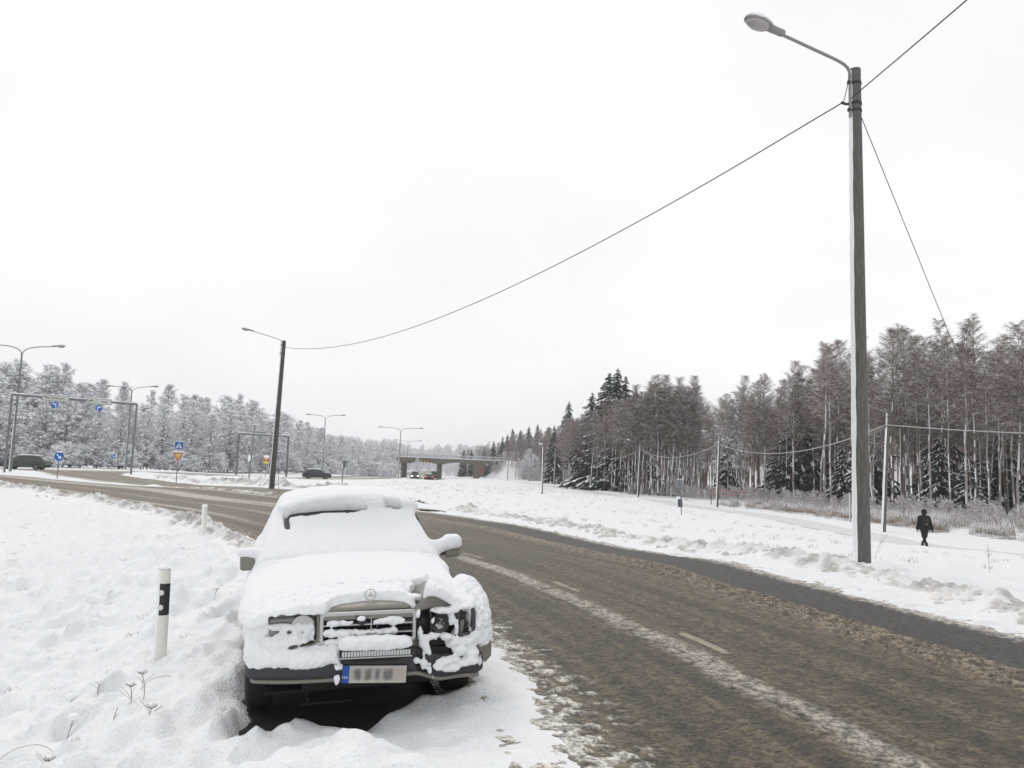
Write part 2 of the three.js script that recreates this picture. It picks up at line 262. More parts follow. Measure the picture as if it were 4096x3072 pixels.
{
  const s0 = near.S[near.p.findIndex((p) => p[1] > 2.5)];
  roadSheet('road', near, rows(s0 - 3, 0.036, s0 + 12, 1.022, near.length - 0.5), 300, 1.0, 0, (s, lat, q, X, D) => {
    const w = 0.28 * (fbm2(X * 0.9, D * 0.9, 4) - 0.5) * 2, l = lat + w * 0.35, f = fbm2(X * 15, D * 15, 3), f2 = fbm2(X * 26 + 4, D * 26, 2), streak = fbm2(lat * 8, s * 0.16, 4), big = fbm2(X * 0.7 + 8, D * 0.5, 3);
    let c = lerp3(C_MUD, C_BROWN, sstep(0.3, 0.62, 0.24 * f + 0.62 * streak + 0.14 * big)), z = 0.012 * f + 0.008 * f2;
    c = lerp3(c, C_LIGHT, 0.35 * sstep(0.58, 0.8, f2 * 0.5 + streak * 0.5));
    const farK = sstep(22, 34, s - s0 + 2.5), put = (k, col, dz = 0) => { c = lerp3(c, col, k); z += dz * k; };
    // packed white strip left of the centre line
    const ws = sstep(-0.56, -0.42, l) * (1 - sstep(-0.24, -0.08, l)) * sstep(0.36, 0.62, f * 0.45 + streak * 0.4 + f2 * 0.25);
    put(ws * 0.78, lerp3(C_LIGHT, C_WHITE, 0.5), 0.012);
    // bare wet wheel track on the right, with a lumpy slush ridge beside it
    const nearK = 1 - farK, rt = q.wr - 0.0, dk = sstep(rt - 1.28, rt - 1.1, l) * (1 - sstep(rt - 0.12, rt + 0.06, l)) * nearK;
    const rg = sstep(rt - 2.05, rt - 1.75, l) * (1 - sstep(rt - 1.3, rt - 1.12, l)) * nearK, lumps = sstep(0.42, 0.62, f * 0.55 + f2 * 0.45);
    put(rg * (0.25 + 0.6 * lumps), C_LIGHT, 0.03 * lumps);
    if (dk > 0) { c = lerp3(c, lerp3(C_DARK, [0.065, 0.063, 0.058], f), dk); z = mix(z, 0.002, dk); }
    // further on: two brown lanes with a white wedge between them
    if (farK > 0) {
      const wedge = sstep(1.3, 1.9, l) * (1 - sstep(2.9, 3.5, l)), edgeW = sstep(-2.4, -2.2, l) * (1 - sstep(-2.0, -1.8, l)), e2 = 1 - sstep(-3.1, -2.7, l);
      put(farK * wedge * (0.35 + 0.6 * sstep(0.35, 0.55, streak)), C_WHITE); put(farK * edgeW * 0.75, C_WHITE); put(farK * e2 * 0.6, C_WHITE);
      put(farK * 0.25, C_LIGHT);
    }
    // slush at both edges: pitted snow thrown out by wheels, ever less of it towards the lane
    const eL = -q.wl - lat + 0.22 * w + 0.35 * (f - 0.5), re = sstep(q.wr - 0.16, q.wr + 0.1, lat + 0.4 * w + 0.3 * (f - 0.5)), pit = fbm2(X * 13 + 7, D * 13, 2);
    const le = sstep(-0.3, 0.02, eL) * sstep(mix(0.62, 0.3, sstep(-0.2, 0.55, eL)), mix(0.7, 0.4, sstep(-0.2, 0.55, eL)), pit);
    put(0.35 * sstep(-0.25, 0.1, eL), C_LIGHT); put(le * 0.95, C_WHITE, 0.014); put(re, lerp3(C_LIGHT, C_WHITE, 0.75), 0.004);
    z -= 0.12 * (1 - sstep(-q.wl - 0.95, -q.wl - 0.72, lat)) + 0.1 * sstep(q.wr + 0.38, q.wr + 0.62, lat);
    return [...c, z];
  });
  // centre line dashes, half worn
  const paint = mat(0.31, 0.27, 0.21, 0.85);
  for (let k = 1; k < 5; k++) {
    const D0 = [3.9, 7.4, 11.3, 15.2, 19.1][k], sA = near.S[near.p.findIndex((p) => p[1] > D0)], pos = [], idx = [];
    for (let i = 0; i <= 14; i++) { const s = sA + i * 0.075; for (const lt of [0.0, 0.11]) { const r = along0(near, s + 0.00001 * k, lt + 0.012 * (vn2(s * 9, lt * 30) - 0.5)); pos.push(r.X, macro(r.X, r.D) + 0.0115, -r.D); } }
    for (let i = 0; i < 14; i++) idx.push(2 * i, 2 * i + 1, 2 * i + 2, 2 * i + 1, 2 * i + 3, 2 * i + 2);
    const g = new THREE.BufferGeometry(); g.setAttribute('position', new THREE.Float32BufferAttribute(pos, 3)); g.setIndex(idx); g.computeVertexNormals();
    structure(numbered('road_marking'), g, paint);
  }
  roadSheet('side_road', side, rows(0.5, 0.5, 200, 1, side.length - 0.5), 60, 0.3, -0.012, (s, lat, q, X, D) => { const f = fbm2(X * 2, D * 2, 3), st = fbm2(lat * 3, s * 0.15, 3); let c = lerp3(C_BROWN, C_LIGHT, 0.25 + 0.5 * sstep(0.4, 0.65, st)); c = lerp3(c, C_WHITE, 0.8 * (1 - sstep(0.2, 0.7, q.wl + lat)) + 0.3 * sstep(0.55, 0.7, f)); return [...c, 0.01 * f]; });
  roadSheet('highway', main, rows(1, 1, 90, 1.01, main.length - 1), 60, 0.4, 0.004, (s, lat, q, X, D) => { const st = fbm2(lat * 2.2, s * 0.06, 3), tr = Math.max(...[-3.7, -1.7, 1.7, 3.7].map((c) => 1 - sstep(0.25, 0.75, Math.abs(lat - c + 0.3 * (st - 0.5))))); return [...lerp3(C_WHITE, lerp3(C_BROWN, C_DARK, 0.5), tr * 0.92), 0.0]; });
  const packed = mat(0.66, 0.665, 0.675, 0.8);
  { const pos = [], idx = []; const nt = 8, ss = rows(0.5, 0.6, 60, 1.01, path.length - 1);
    for (const s of ss) { for (let k = 0; k <= nt; k++) { const r = along0(path, s, -1.35 + 2.7 * k / nt); pos.push(r.X, macro(r.X, r.D) - 0.045 + 0.05 * (fbm2(r.X * 1.3, r.D * 1.3, 3) - 0.5), -r.D); } }
    for (let j = 0; j < ss.length - 1; j++) for (let k = 0; k < nt; k++) { const a = j * (nt + 1) + k; idx.push(a, a + 1, a + nt + 1, a + 1, a + nt + 2, a + nt + 1); }
    const g = new THREE.BufferGeometry(); g.setAttribute('position', new THREE.Float32BufferAttribute(pos, 3)); g.setIndex(idx); g.computeVertexNormals(); structure('footpath', g, packed); }
}

// ---------------------------------------------------------------- the snowed-in, crashed saloon
// car frame: x to the viewer's right, y up, z (here zc) backwards from the nose; the group's own z is -zc
{
  const car = thing('saloon_car', 'beige saloon buried in fresh snow with a crushed front corner', 'car', V(CAR.X, CAR.y, CAR.D));
  car.rotation.order = 'YXZ'; car.rotation.set(0.032, CAR.yaw, 0.047);
  const dirt = noiseTexture(256, (u, v) => { const k = 0.82 + 0.18 * (0.6 * tn(u, v, 8, 31) + 0.4 * tn(u, v, 40, 32)); return [k, k * 0.985, k * 0.95]; });
  const paint = new THREE.MeshPhysicalMaterial({ color: new THREE.Color().setRGB(0.205, 0.193, 0.165), roughness: 0.42, metalness: 0.15, clearcoat: 0.3, clearcoatRoughness: 0.35 });
  const trim = mat(0.035, 0.037, 0.042, 0.6), glass = new THREE.MeshPhysicalMaterial({ color: new THREE.Color().setRGB(0.02, 0.025, 0.028), roughness: 0.12, clearcoat: 0.4 }), chrome = mat(0.50, 0.51, 0.49, 0.38, { metalness: 0.75 }), under = mat(0.02, 0.019, 0.018, 0.9);
  const lens = new THREE.MeshPhysicalMaterial({ color: new THREE.Color().setRGB(0.24, 0.24, 0.235), roughness: 0.22, metalness: 0.25, clearcoat: 0.6 });

  const dent = (x, z) => sstep(0.56, 0.3, z) * (0.085 * sstep(0.325, 0.425, x - 0.1 * (z - 0.2)) * (1 - sstep(0.43, 0.66, x)) - 0.03 * Math.exp(-(((x - 0.31) / 0.04) ** 2)));
  const hoodY = (x, z) => (z < 1.32 ? mix(0.85, 0.985, Math.pow(Math.max(0, z) / 1.32, 0.8)) : z < 3.9 ? 0.985 : mix(0.985, 0.95, (z - 3.9) / 0.8)) - 0.125 * Math.pow(Math.abs(x) / 0.82, 3.3) + dent(x, z);
  const frontZ = (x) => 0.035 + 0.12 * Math.pow(Math.abs(x) / 0.82, 3);
  const halfW = (y, z) => 0.84 - 0.10 * sstep(0.55, -0.05, z) - 0.03 * sstep(4.2, 4.7, z) - 0.035 * ((y - 0.6) / 0.4) ** 2;
  function lower(x, y, z) {
    let f = smax(y - hoodY(x, z), Math.abs(x) - halfW(y, z), 0.09);
    f = smax(f, frontZ(x) - z, 0.05); f = smax(f, z - 4.7, 0.1); return Math.max(f, 0.24 - y);
  }
  const fender = (x, y, z) => ell(x, y, z, [0.795, 0.66, 0.52], [0.085, 0.23, 0.5]);
  function shell(x, y, z) {
    let f = Math.min(lower(x, y, z), Math.max(fender(x, y, z), 0.36 - y));
    if (Math.abs(x) > 0.5) f = Math.max(f, -(Math.hypot(z - (x > 0 ? 0.95 : 0.86), y - 0.3) - (x > 0 ? 0.33 : 0.365)), -(Math.hypot(z - 3.66, y - 0.3) - 0.365));
    if (z < 0.5) {
      f = Math.max(f, -sdbox(x, y, z, [-0.525, 0.732, 0.04], [0.168, 0.104, 0.09], 0.04));
      f = Math.max(f, -sdbox(x, y, z, [-0.015, 0.727 - 0.015 * x, 0.0], [0.308, 0.096, 0.12], 0.015));
      f = Math.max(f, -sdbox(x, y, z, [0.52, 0.69, 0.05], [0.2, 0.115, 0.26], 0.05) - 0.02 * (vn3(x * 14, y * 14, z * 14) - 0.5));
      f = Math.max(f, -sdbox(x, y, z, [0.55, 0.5, 0.0], [0.2, 0.07, 0.2], 0.03) - 0.02 * (vn3(x * 12, y * 12, z * 12) - 0.5));
      f = Math.max(f, -sdbox(x, y, z, [0.0, 0.2, 0.1], [1.2, 0.165, 0.4], 0.02));
    }
    return f;
  }
  part('body', nets((x, y, z) => shell(x, y, -z), [-0.93, 0.2, -4.8], [0.93, 1.08, 0.06], 0.018), paint, car);

  const wsN = [-0.51, 0.861];
  function planes(x, y, z) {
    const dw = wsN[0] * (z - 1.30 - 0.1 * (x / 0.7) ** 2) + wsN[1] * (y - 0.985), dr = y - (1.43 - 0.05 * (x / 0.6) ** 2 - 0.035 * ((z - 2.5) / 0.8) ** 2), ds = 0.92 * (Math.abs(x) - (0.735 - 0.42 * (y - 0.985))), db = 0.53 * (z - 3.8) + 0.85 * (y - 0.99);
    return [dw, dr, ds, db];
  }
  const cabin = (x, y, z) => { const [a, b, c, d] = planes(x, y, z); return Math.max(smax(smax(a, b, 0.05), smax(c, d, 0.06), 0.06), 0.88 - y); };
  part('cabin', nets((x, y, z) => cabin(x, y, -z), [-0.8, 0.87, -3.95], [0.8, 1.47, -1.1], 0.025), paint, car);
  const pane = (name, q) => { // four corners [x, y, zc] round
    const g = new THREE.BufferGeometry(), n = 8, pos = [], idx = [];
    for (let j = 0; j <= n; j++) for (let i = 0; i <= n; i++) { const u = i / n, v = j / n, p = [0, 1, 2].map((k) => mix(mix(q[0][k], q[1][k], u), mix(q[3][k], q[2][k], u), v)); if (name === 'windscreen') p[2] += 0.1 * (p[0] / 0.7) ** 2; pos.push(p[0], p[1], -p[2]); }
    for (let j = 0; j < n; j++) for (let i = 0; i < n; i++) { const a = j * (n + 1) + i; idx.push(a, a + 1, a + n + 1, a + 1, a + n + 2, a + n + 1); }
    g.setAttribute('position', new THREE.Float32BufferAttribute(pos, 3)); g.setIndex(idx); g.computeVertexNormals(); part(name, g, glass, car);
  };
  pane('windscreen', [[-0.66, 0.995, 1.285], [0.66, 0.995, 1.285], [0.52, 1.375, 1.925], [-0.52, 1.375, 1.925]]);
  for (const s of [-1, 1]) { pane('side_window', [[s * 0.742, 1.0, 1.62], [s * 0.742, 1.0, 2.42], [s * 0.592, 1.36, 2.42], [s * 0.592, 1.36, 2.02]]); pane('side_window', [[s * 0.742, 1.0, 2.5], [s * 0.742, 1.0, 3.35], [s * 0.592, 1.36, 3.0], [s * 0.592, 1.36, 2.5]]); }
  pane('rear_window', [[0.6, 1.03, 3.76], [-0.6, 1.03, 3.76], [-0.5, 1.34, 3.27], [0.5, 1.34, 3.27]]);

  // ---- nose
  const nose = (name, geo, m, parent = car) => part(name, geo, m, parent);
  { // grille: ring, slats, centre bar, badge
    const ring = (w, h, t, r) => { const s = new THREE.Shape(), rr = (o, W, H, R) => { o.moveTo(-W + R, -H); o.lineTo(W - R, -H); o.quadraticCurveTo(W, -H, W, -H + R); o.lineTo(W, H - R); o.quadraticCurveTo(W, H, W - R, H); o.lineTo(-W + R, H); o.quadraticCurveTo(-W, H, -W, H - R); o.lineTo(-W, -H + R); o.quadraticCurveTo(-W, -H, -W + R, -H); }; rr(s, w, h, r); const k = new THREE.Path(); rr(k, w - t, h - t, r * 0.7); s.holes.push(k); return new THREE.ExtrudeGeometry(s, { depth: 0.02, bevelEnabled: true, bevelSize: 0.004, bevelThickness: 0.005, bevelSegments: 2 }); };
    const gr = new THREE.Group(); gr.name = 'grille'; gr.position.set(-0.015, 0.727, -0.02); gr.rotation.z = -0.02; car.add(gr);
    nose('frame', ring(0.322, 0.102, 0.017, 0.03), chrome, gr);
    nose('header', rbox(0.6, 0.036, 0.014, 0, 0.072, 0.016, 0.006), paint, gr);
    nose('backing', box(0.6, 0.18, 0.01, 0, 0, -0.09), M.black, gr);
    for (const y of [0.018, -0.042]) nose('slat', rbox(0.605, 0.011, 0.05, 0, y, -0.005, 0.004), chrome, gr);
    for (const y of [0.034, 0.0, -0.024, -0.062, -0.08]) nose('slat', rbox(0.6, 0.006, 0.03, 0, y, -0.035, 0.002), trim, gr);
    nose('centre_bar', rbox(0.008, 0.16, 0.018, 0.016, -0.015, 0.016, 0.003), chrome, gr);
    nose('badge', new THREE.SphereGeometry(0.031, 20, 14).scale(1, 1, 0.4).translate(-0.046, 0.047, 0.03), trim, gr);
    nose('hood_lock', rbox(0.008, 0.022, 0.006, -0.085, 0.075, 0.026, 0.002), trim, gr);
  }
  { // three-pointed ornament standing on the bonnet
    const st = new THREE.Group(); st.name = 'hood_ornament'; st.position.set(0.008, 0.921, -0.12); st.rotation.x = -0.12; car.add(st);
    nose('ring', new THREE.TorusGeometry(0.0375, 0.0034, 8, 36), chrome, st);
    for (let k = 0; k < 3; k++) { const a = Math.PI / 2 + k * 2 * Math.PI / 3, g = new THREE.ConeGeometry(0.0062, 0.036, 4).translate(0, 0.018, 0).rotateZ(a - Math.PI / 2); nose('spoke', g, chrome, st); }
    nose('stem', rod(new THREE.Vector3(0, -0.037, 0), new THREE.Vector3(0, -0.062, 0), 0.005, 0.009, 8), chrome, st);
  }
  { // lamp that is still whole, on the viewer's left
    const hl = new THREE.Group(); hl.name = 'headlight'; car.add(hl);
    nose('lens', rbox(0.315, 0.175, 0.05, -0.525, 0.718, -0.135, 0.03), lens, hl);
    nose('reflector', new THREE.CylinderGeometry(0.08, 0.08, 0.012, 24).rotateX(Math.PI / 2).translate(-0.45, 0.735, -0.088), chrome, hl);
    nose('indicator', nets((x, y, z) => sdbox(x, y, z, [-0.72, 0.715, -0.17], [0.05, 0.085, 0.05], 0.03), [-0.8, 0.61, -0.24], [-0.65, 0.82, -0.1], 0.012), mat(0.62, 0.20, 0.05, 0.3), hl);
  }
  { // smashed lamp
    const hl = new THREE.Group(); hl.name = 'broken_headlight'; hl.userData.label = 'smashed headlight with bare reflectors in a torn opening'; car.add(hl);
    const bowl = (r, x, y, z, ry) => new THREE.SphereGeometry(r, 22, 12, 0, Math.PI * 2, 0, Math.PI * 0.5).rotateX(-Math.PI / 2).rotateY(ry).translate(x, y, z);
    const dull = mat(0.20, 0.195, 0.19, 0.35, { metalness: 0.6 }), dull2 = mat(0.07, 0.068, 0.066, 0.4, { metalness: 0.4 });
    nose('reflector', bowl(0.068, 0.495, 0.705, -0.06, 0.15), dull, hl); nose('reflector', bowl(0.046, 0.372, 0.725, -0.08, -0.1), dull2, hl);
    nose('bulb', new THREE.SphereGeometry(0.014, 10, 8).translate(0.495, 0.705, -0.09), lens, hl);
    const sh = new THREE.Shape([[0, 0], [0.055, 0.03], [0.07, 0.12], [0.03, 0.1], [-0.035, 0.035]].map((p) => new THREE.Vector2(...p)));
    nose('lens_shard', new THREE.ExtrudeGeometry(sh, { depth: 0.012, bevelSize: 0.002, bevelThickness: 0.002 }).rotateY(0.3).translate(0.595, 0.605, -0.045), lens, hl);
    nose('housing', nets((x, y, z) => Math.max(sdbox(x, y, z, [0.67, 0.7, -0.08], [0.075, 0.105, 0.06], 0.02), -sdbox(x, y, z, [0.672, 0.715, -0.02], [0.042, 0.078, 0.1], 0.01)), [0.57, 0.57, -0.16], [0.77, 0.83, 0.0], 0.012), dull2, hl);
    nose('bracket', [rod(new THREE.Vector3(0.3, 0.72, -0.12), new THREE.Vector3(0.62, 0.66, -0.14), 0.012), rod(new THREE.Vector3(0.425, 0.79, -0.08), new THREE.Vector3(0.43, 0.64, -0.06), 0.008)], dull2, hl);
  }
  { // bumper: dark skin, painted lip; the crushed end hangs lower
    const zb = (x) => -0.075 + 0.17 * Math.pow(Math.abs(x) / 0.86, 3), sag = (x) => -0.06 * sstep(0.28, 0.5, x) - 0.02 * sstep(0.6, 0.8, x);
    const bump = (x, y, z) => { const zc = -z, yy = y - sag(x), w = x > 0 ? 0.815 : 0.815; let d = smax(Math.abs(zc - zb(x) - 0.06) - 0.062, smax(Math.abs(yy - 0.495) - 0.075, Math.abs(x) - w, 0.04), 0.05); if (x > 0.2 && x < 0.45) d = Math.max(d, -(Math.hypot(x - 0.335 + 0.25 * (y - 0.5), (zc + 0.1) * 0.5) - 0.035 - 0.02 * vn3(x * 30, y * 30, z * 30))); return d; };
    nose('bumper', nets(bump, [-0.9, 0.3, -0.26], [0.88, 0.6, 0.12], 0.014), trim);
    const lip = (x, y, z) => { const zc = -z, yy = y - sag(x); return smax(Math.abs(zc - zb(x) - 0.075) - 0.055, smax(Math.abs(yy - 0.405) - 0.017, Math.abs(x) - 0.785, 0.02), 0.02); };
    nose('bumper_lip', nets(lip, [-0.87, 0.28, -0.26], [0.86, 0.45, 0.12], 0.012), paint);
    const sh = new THREE.Shape([[0, 0.02], [0.05, 0.085], [0.13, 0.07], [0.185, 0.0], [0.18, -0.085], [0.14, -0.115], [0.09, -0.085]].map((p) => new THREE.Vector2(...p)));
    const c = nose('bumper_corner', new THREE.ExtrudeGeometry(sh, { depth: 0.07, bevelSize: 0.012, bevelThickness: 0.012, bevelSegments: 2 }).rotateY(0.35).translate(0.675, 0.525, -0.13), paint); c.userData.label = 'torn beige bumper corner sticking out';
    nose('crash_bar', [box(0.26, 0.05, 0.06, 0.5, 0.52, -0.09), box(0.14, 0.06, 0.05, 0.49, 0.575, -0.12)], mat(0.03, 0.028, 0.026, 0.6));
    nose('undertray', [box(1.4, 0.02, 1.2, 0, 0.25, -0.9), box(0.9, 0.1, 0.05, 0, 0.3, -0.3), box(0.34, 0.012, 0.05, -0.28, 0.175, -0.26), rod(new THREE.Vector3(-0.42, 0.26, -0.3), new THREE.Vector3(-0.4, 0.175, -0.26), 0.01)], under);
  }
  { // auxiliary light bar
    const lb = new THREE.Group(); lb.name = 'light_bar'; lb.position.set(0.024, 0.584, 0.12); lb.rotation.z = -0.03; car.add(lb);
    nose('housing', rbox(0.478, 0.056, 0.06, 0, 0, -0.012, 0.008), M.black, lb);
    const lt = mat(0.55, 0.56, 0.56, 0.3, { metalness: 0.2 });
    for (let k = 0; k < 24; k++) nose('lens', rbox(0.0172, 0.036, 0.012, -0.2185 + k * 0.019, 0, 0.02, 0.005), lt, lb);
    nose('lower_rim', rbox(0.474, 0.009, 0.014, 0, -0.025, 0.022, 0.003), chrome, lb);
    nose('bracket', box(0.3, 0.05, 0.03, 0, -0.045, -0.05), M.black, lb);
  }
  { // registration plate, its characters printed as soft unreadable smudges
    const pl = new THREE.Group(); pl.name = 'license_plate'; pl.position.set(0.017, 0.431, 0.075); pl.rotation.z = -0.075; car.add(pl);
    const cv = document.createElement('canvas'); cv.width = 512; cv.height = 128; const c = cv.getContext('2d');
    c.fillStyle = '#b9b4ac'; c.fillRect(0, 0, 512, 128); c.fillStyle = '#1d4f9e'; c.fillRect(0, 0, 58, 128);
    c.fillStyle = '#c9ccd2'; c.font = 'bold 25px sans-serif'; c.fillText('FIN', 5, 96);
    for (let k = 0; k < 900; k++) { const u = hash2(k, 5), v = hash2(k, 9), x = 70 + 430 * u; let on = 0; for (const [a, b] of [[95, 150], [185, 230], [262, 300], [330, 400]]) if (x > a && x < b) on = 1; c.fillStyle = on ? 'rgba(96,88,90,0.07)' : 'rgba(170,163,155,0.10)'; c.beginPath(); c.ellipse(x, 30 + 70 * v, 9 + 9 * hash2(k, 3), 14 + 10 * hash2(k, 4), 0, 0, 7); c.fill(); }
    const t = new THREE.CanvasTexture(cv); t.colorSpace = THREE.SRGBColorSpace;
    nose('plate', new THREE.PlaneGeometry(0.43, 0.112).translate(0, 0, 0.007), new THREE.MeshStandardMaterial({ map: t, roughness: 0.5 }), pl);
    nose('holder', rbox(0.445, 0.128, 0.012, 0, 0.002, 0, 0.004), M.black, pl);
  }
  // ---- door mirrors, wheels, aerial
  for (const [s, y, x] of [[-1, 0.966, -0.862], [1, 1.0, 0.9]]) {
    const mr = new THREE.Group(); mr.name = 'door_mirror'; car.add(mr);
    nose('housing', rbox(0.135, 0.135, 0.1, x, y, -1.62, 0.025), paint, mr); nose('arm', box(0.1, 0.05, 0.06, x - s * 0.1, y - 0.02, -1.63), trim, mr); nose('mirror_glass', box(0.115, 0.11, 0.006, x, y, -1.673), lens, mr);
  }
  for (const [x, z] of [[-0.74, 0.86], [0.74, 0.86], [-0.74, 3.66], [0.74, 3.66]]) {
    const w = new THREE.Group(); w.name = 'wheel'; w.position.set(x, 0.315, -z); car.add(w);
    nose('tyre', new THREE.LatheGeometry([[0.19, -0.085], [0.27, -0.097], [0.305, -0.085], [0.317, -0.06], [0.32, 0], [0.317, 0.06], [0.305, 0.085], [0.27, 0.097], [0.19, 0.085]].map((p) => new THREE.Vector2(...p)), 40).rotateZ(Math.PI / 2), M.rubber, w);
    nose('rim', [new THREE.CylinderGeometry(0.195, 0.195, 0.15, 30).rotateZ(Math.PI / 2), new THREE.CylinderGeometry(0.06, 0.075, 0.18, 18).rotateZ(Math.PI / 2)], mat(0.24, 0.24, 0.24, 0.5, { metalness: 0.5 }), w);
  }
  nose('aerial', rod(new THREE.Vector3(-0.62, 0.95, -4.05), new THREE.Vector3(-0.645, 1.86, -4.08), 0.0035, 0.002, 6), M.steelDark);

  // ---- snow lying on it
  const lumps = []; // [c, r] ellipsoids
  const L = (x, y, z, rx, ry = rx, rz = rx) => lumps.push([[x, y, z], x > 0.3 ? [rx * 0.88, ry * 0.86, rz * 0.9] : [rx, ry, rz]]);
  // slats and badge
  for (let k = 0; k < 9; k++) L(-0.285 + k * 0.019, 0.765 + 0.004 * hash2(k, 1), -0.005, 0.016, 0.011 + 0.004 * hash2(k, 2), 0.022);
  for (let k = 0; k < 11; k++) L(0.03 + k * 0.019, 0.758 + 0.006 * Math.sin(k / 10 * 3.14), -0.005, 0.018, 0.014 + 0.010 * Math.sin(k / 10 * 3.14), 0.026);
  for (let k = 0; k < 26; k++) L(-0.3 + k * 0.0185, 0.702 - 0.0005 * k, -0.006, 0.019, 0.017 + 0.007 * hash2(k, 7), 0.028);
  for (let k = 0; k < 8; k++) L(-0.285 + k * 0.019, 0.645, 0.0, 0.018, 0.012 + 0.006 * hash2(k, 3), 0.024);
  L(-0.061, 0.79, -0.02, 0.029, 0.017, 0.022);
  // crushed corner: shelf under the lamp, torn column, lump on the wing
  for (const a of [[0.34, 0.66, 0.02, 0.022, 0.05], [0.36, 0.6, 0.0, 0.035, 0.05], [0.43, 0.632, 0.0, 0.06, 0.028, 0.05], [0.52, 0.625, 0.0, 0.06, 0.026, 0.05], [0.6, 0.588, 0.0, 0.06, 0.028, 0.05], [0.68, 0.585, 0.01, 0.06, 0.04, 0.05], [0.385, 0.54, -0.02, 0.034, 0.06, 0.04], [0.36, 0.47, -0.05, 0.028, 0.045, 0.035], [0.395, 0.43, -0.07, 0.02, 0.035, 0.03], [0.42, 0.36, -0.06, 0.012, 0.03, 0.02], [0.31, 0.49, -0.05, 0.03, 0.02, 0.03], [0.56, 0.575, 0.02, 0.06, 0.035, 0.04], [0.62, 0.53, -0.01, 0.06, 0.05, 0.06], [0.7, 0.5, 0.0, 0.065, 0.055, 0.06], [0.53, 0.475, -0.04, 0.1, 0.032, 0.07], [0.66, 0.45, -0.03, 0.1, 0.032, 0.07], [0.46, 0.445, -0.06, 0.05, 0.034, 0.05], [0.55, 0.425, -0.065, 0.06, 0.03, 0.04], [0.775, 0.43, 0.05, 0.02, 0.05, 0.03],
    [0.79, 0.66, 0.1, 0.085, 0.07, 0.1], [0.83, 0.61, 0.14, 0.06, 0.07, 0.12], [0.745, 0.61, 0.06, 0.06, 0.06, 0.07], [0.72, 0.56, 0.03, 0.035, 0.05, 0.04], [0.8, 0.58, 0.06, 0.06, 0.045, 0.06], [0.735, 0.75, 0.14, 0.055, 0.1, 0.1], [0.565, 0.75, 0.03, 0.02, 0.06, 0.03], [0.6, 0.68, 0.02, 0.016, 0.06, 0.025], [0.52, 0.80, 0.05, 0.1, 0.025, 0.08], [0.64, 0.815, 0.07, 0.1, 0.03, 0.09], [0.325, 0.79, 0.0, 0.016, 0.03, 0.02], [0.43, 0.74, 0.0, 0.012, 0.03, 0.015], [0.36, 0.875, 0.13, 0.05, 0.03, 0.05], [0.31, 0.885, 0.13, 0.045, 0.03, 0.05],
    [-0.22, 0.505, -0.1, 0.035, 0.02, 0.03], [-0.235, 0.43, -0.1, 0.02, 0.035, 0.025]]) L(...a);
  const crust = (x, y, z) => { // snow = body grown by a local depth; negative depth leaves the metal bare
    let d = 9;
    if (y < 1.3) {
      const top = hoodY(x, z) - 0.035;
      let t = -0.05; const onTop = sstep(top - 0.02, top + 0.03, y);
      const left = sstep(-0.62, -0.74, x), fade = sstep(0.52, 0.62, y);
      t = mix(mix(-0.05, 0.016, left * fade), 0.056 + 0.014 * sstep(0.3, 1, z) * (1 - Math.abs(x)), onTop);
      if (z < 0.8) {
        const front = Math.abs(x + 0.0) < 0.4 ? 0.155 - 0.10 * Math.pow(Math.abs(x) / 0.33, 2) - 0.12 * sstep(-0.25, -0.34, x) : -0.05; // bare lip over the grille
        t = mix(-0.05, t, sstep(front - 0.035, front + 0.03, z + 0.02 * (vn3(x * 22, y * 22, 1) - 0.5)));
        const q = Math.hypot((x - 0.375 - 0.12 * (z - 0.25)) / 0.055, (z - 0.26) / 0.19) - 1 + 0.5 * (vn2(x * 20, z * 20) - 0.5); t = mix(-0.05, t, sstep(-0.2, 0.35, q)); // torn crease
        if (x > 0.68) t = Math.min(t, mix(-0.05, t, 1 - sstep(0.70, 0.76, x) * sstep(0.4, 0.5, z)));
      } else if (x > 0.7) t = mix(t, -0.05, sstep(0.70, 0.78, x) * (1 - sstep(1.0, 1.2, z)));
      if (x > 0.7 && z > 1.0) t = mix(t, y > 0.9 ? 0.02 : -0.04, sstep(0.76, 0.82, x));
      const lw = lower(x, y, z); d = Math.max(lw - t, -(lw + 0.045), 0.5 - y);
      if (x > 0.6 && z < 1.25) d = smin(d, smax(ell(x, y, z, [0.795, 0.67, 0.52], [0.128, 0.275, 0.53]), 0.48 + 0.3 * sstep(0.62, 1.0, z) - y, 0.06), 0.03);
    }
    if (z > 1.0 && z < 4.2 && y > 0.86) {
      const [dw, dr, ds, db] = planes(x, y, z), q = (z - 1.30) * 0.861 + (y - 0.985) * 0.51;
      let tw = 0.045 + 0.014 * sstep(0.5, 0.1, q) + 0.01 * (vn2(x * 2, q * 3) - 0.5);
      const gapOn = sstep(-0.55, -0.5, x) * (1 - sstep(0.12, 0.24, x)) + sstep(0.28, 0.33, x) * (1 - sstep(0.44, 0.49, x)), qg = 0.668 + 0.034 * sstep(0.15, 0.33, x) + 0.014 * (vn3(x * 16, 2, 3) - 0.5), wg = 0.034 * (x > 0.26 ? 0.6 : 1 - 0.7 * sstep(-0.05, 0.2, x));
      const gap = 1 - sstep(wg * 0.7, wg * 1.15, Math.abs(q - qg)), on = gapOn;
      const corner = Math.exp(-(((x + 0.555 - 0.1 * (0.6 - q)) / 0.018) ** 2)) * sstep(0.44, 0.52, q) * (1 - sstep(0.66, 0.7, q));
      tw = mix(tw, -0.05, Math.min(1, gap * on + 1.2 * corner));
      const tr = 0.105 - 0.02 * (Math.abs(x) / 0.6) ** 2, tsd = x < 0 ? 0.055 : mix(0.0, 0.04, sstep(1.28, 1.36, y)), tb = 0.06;
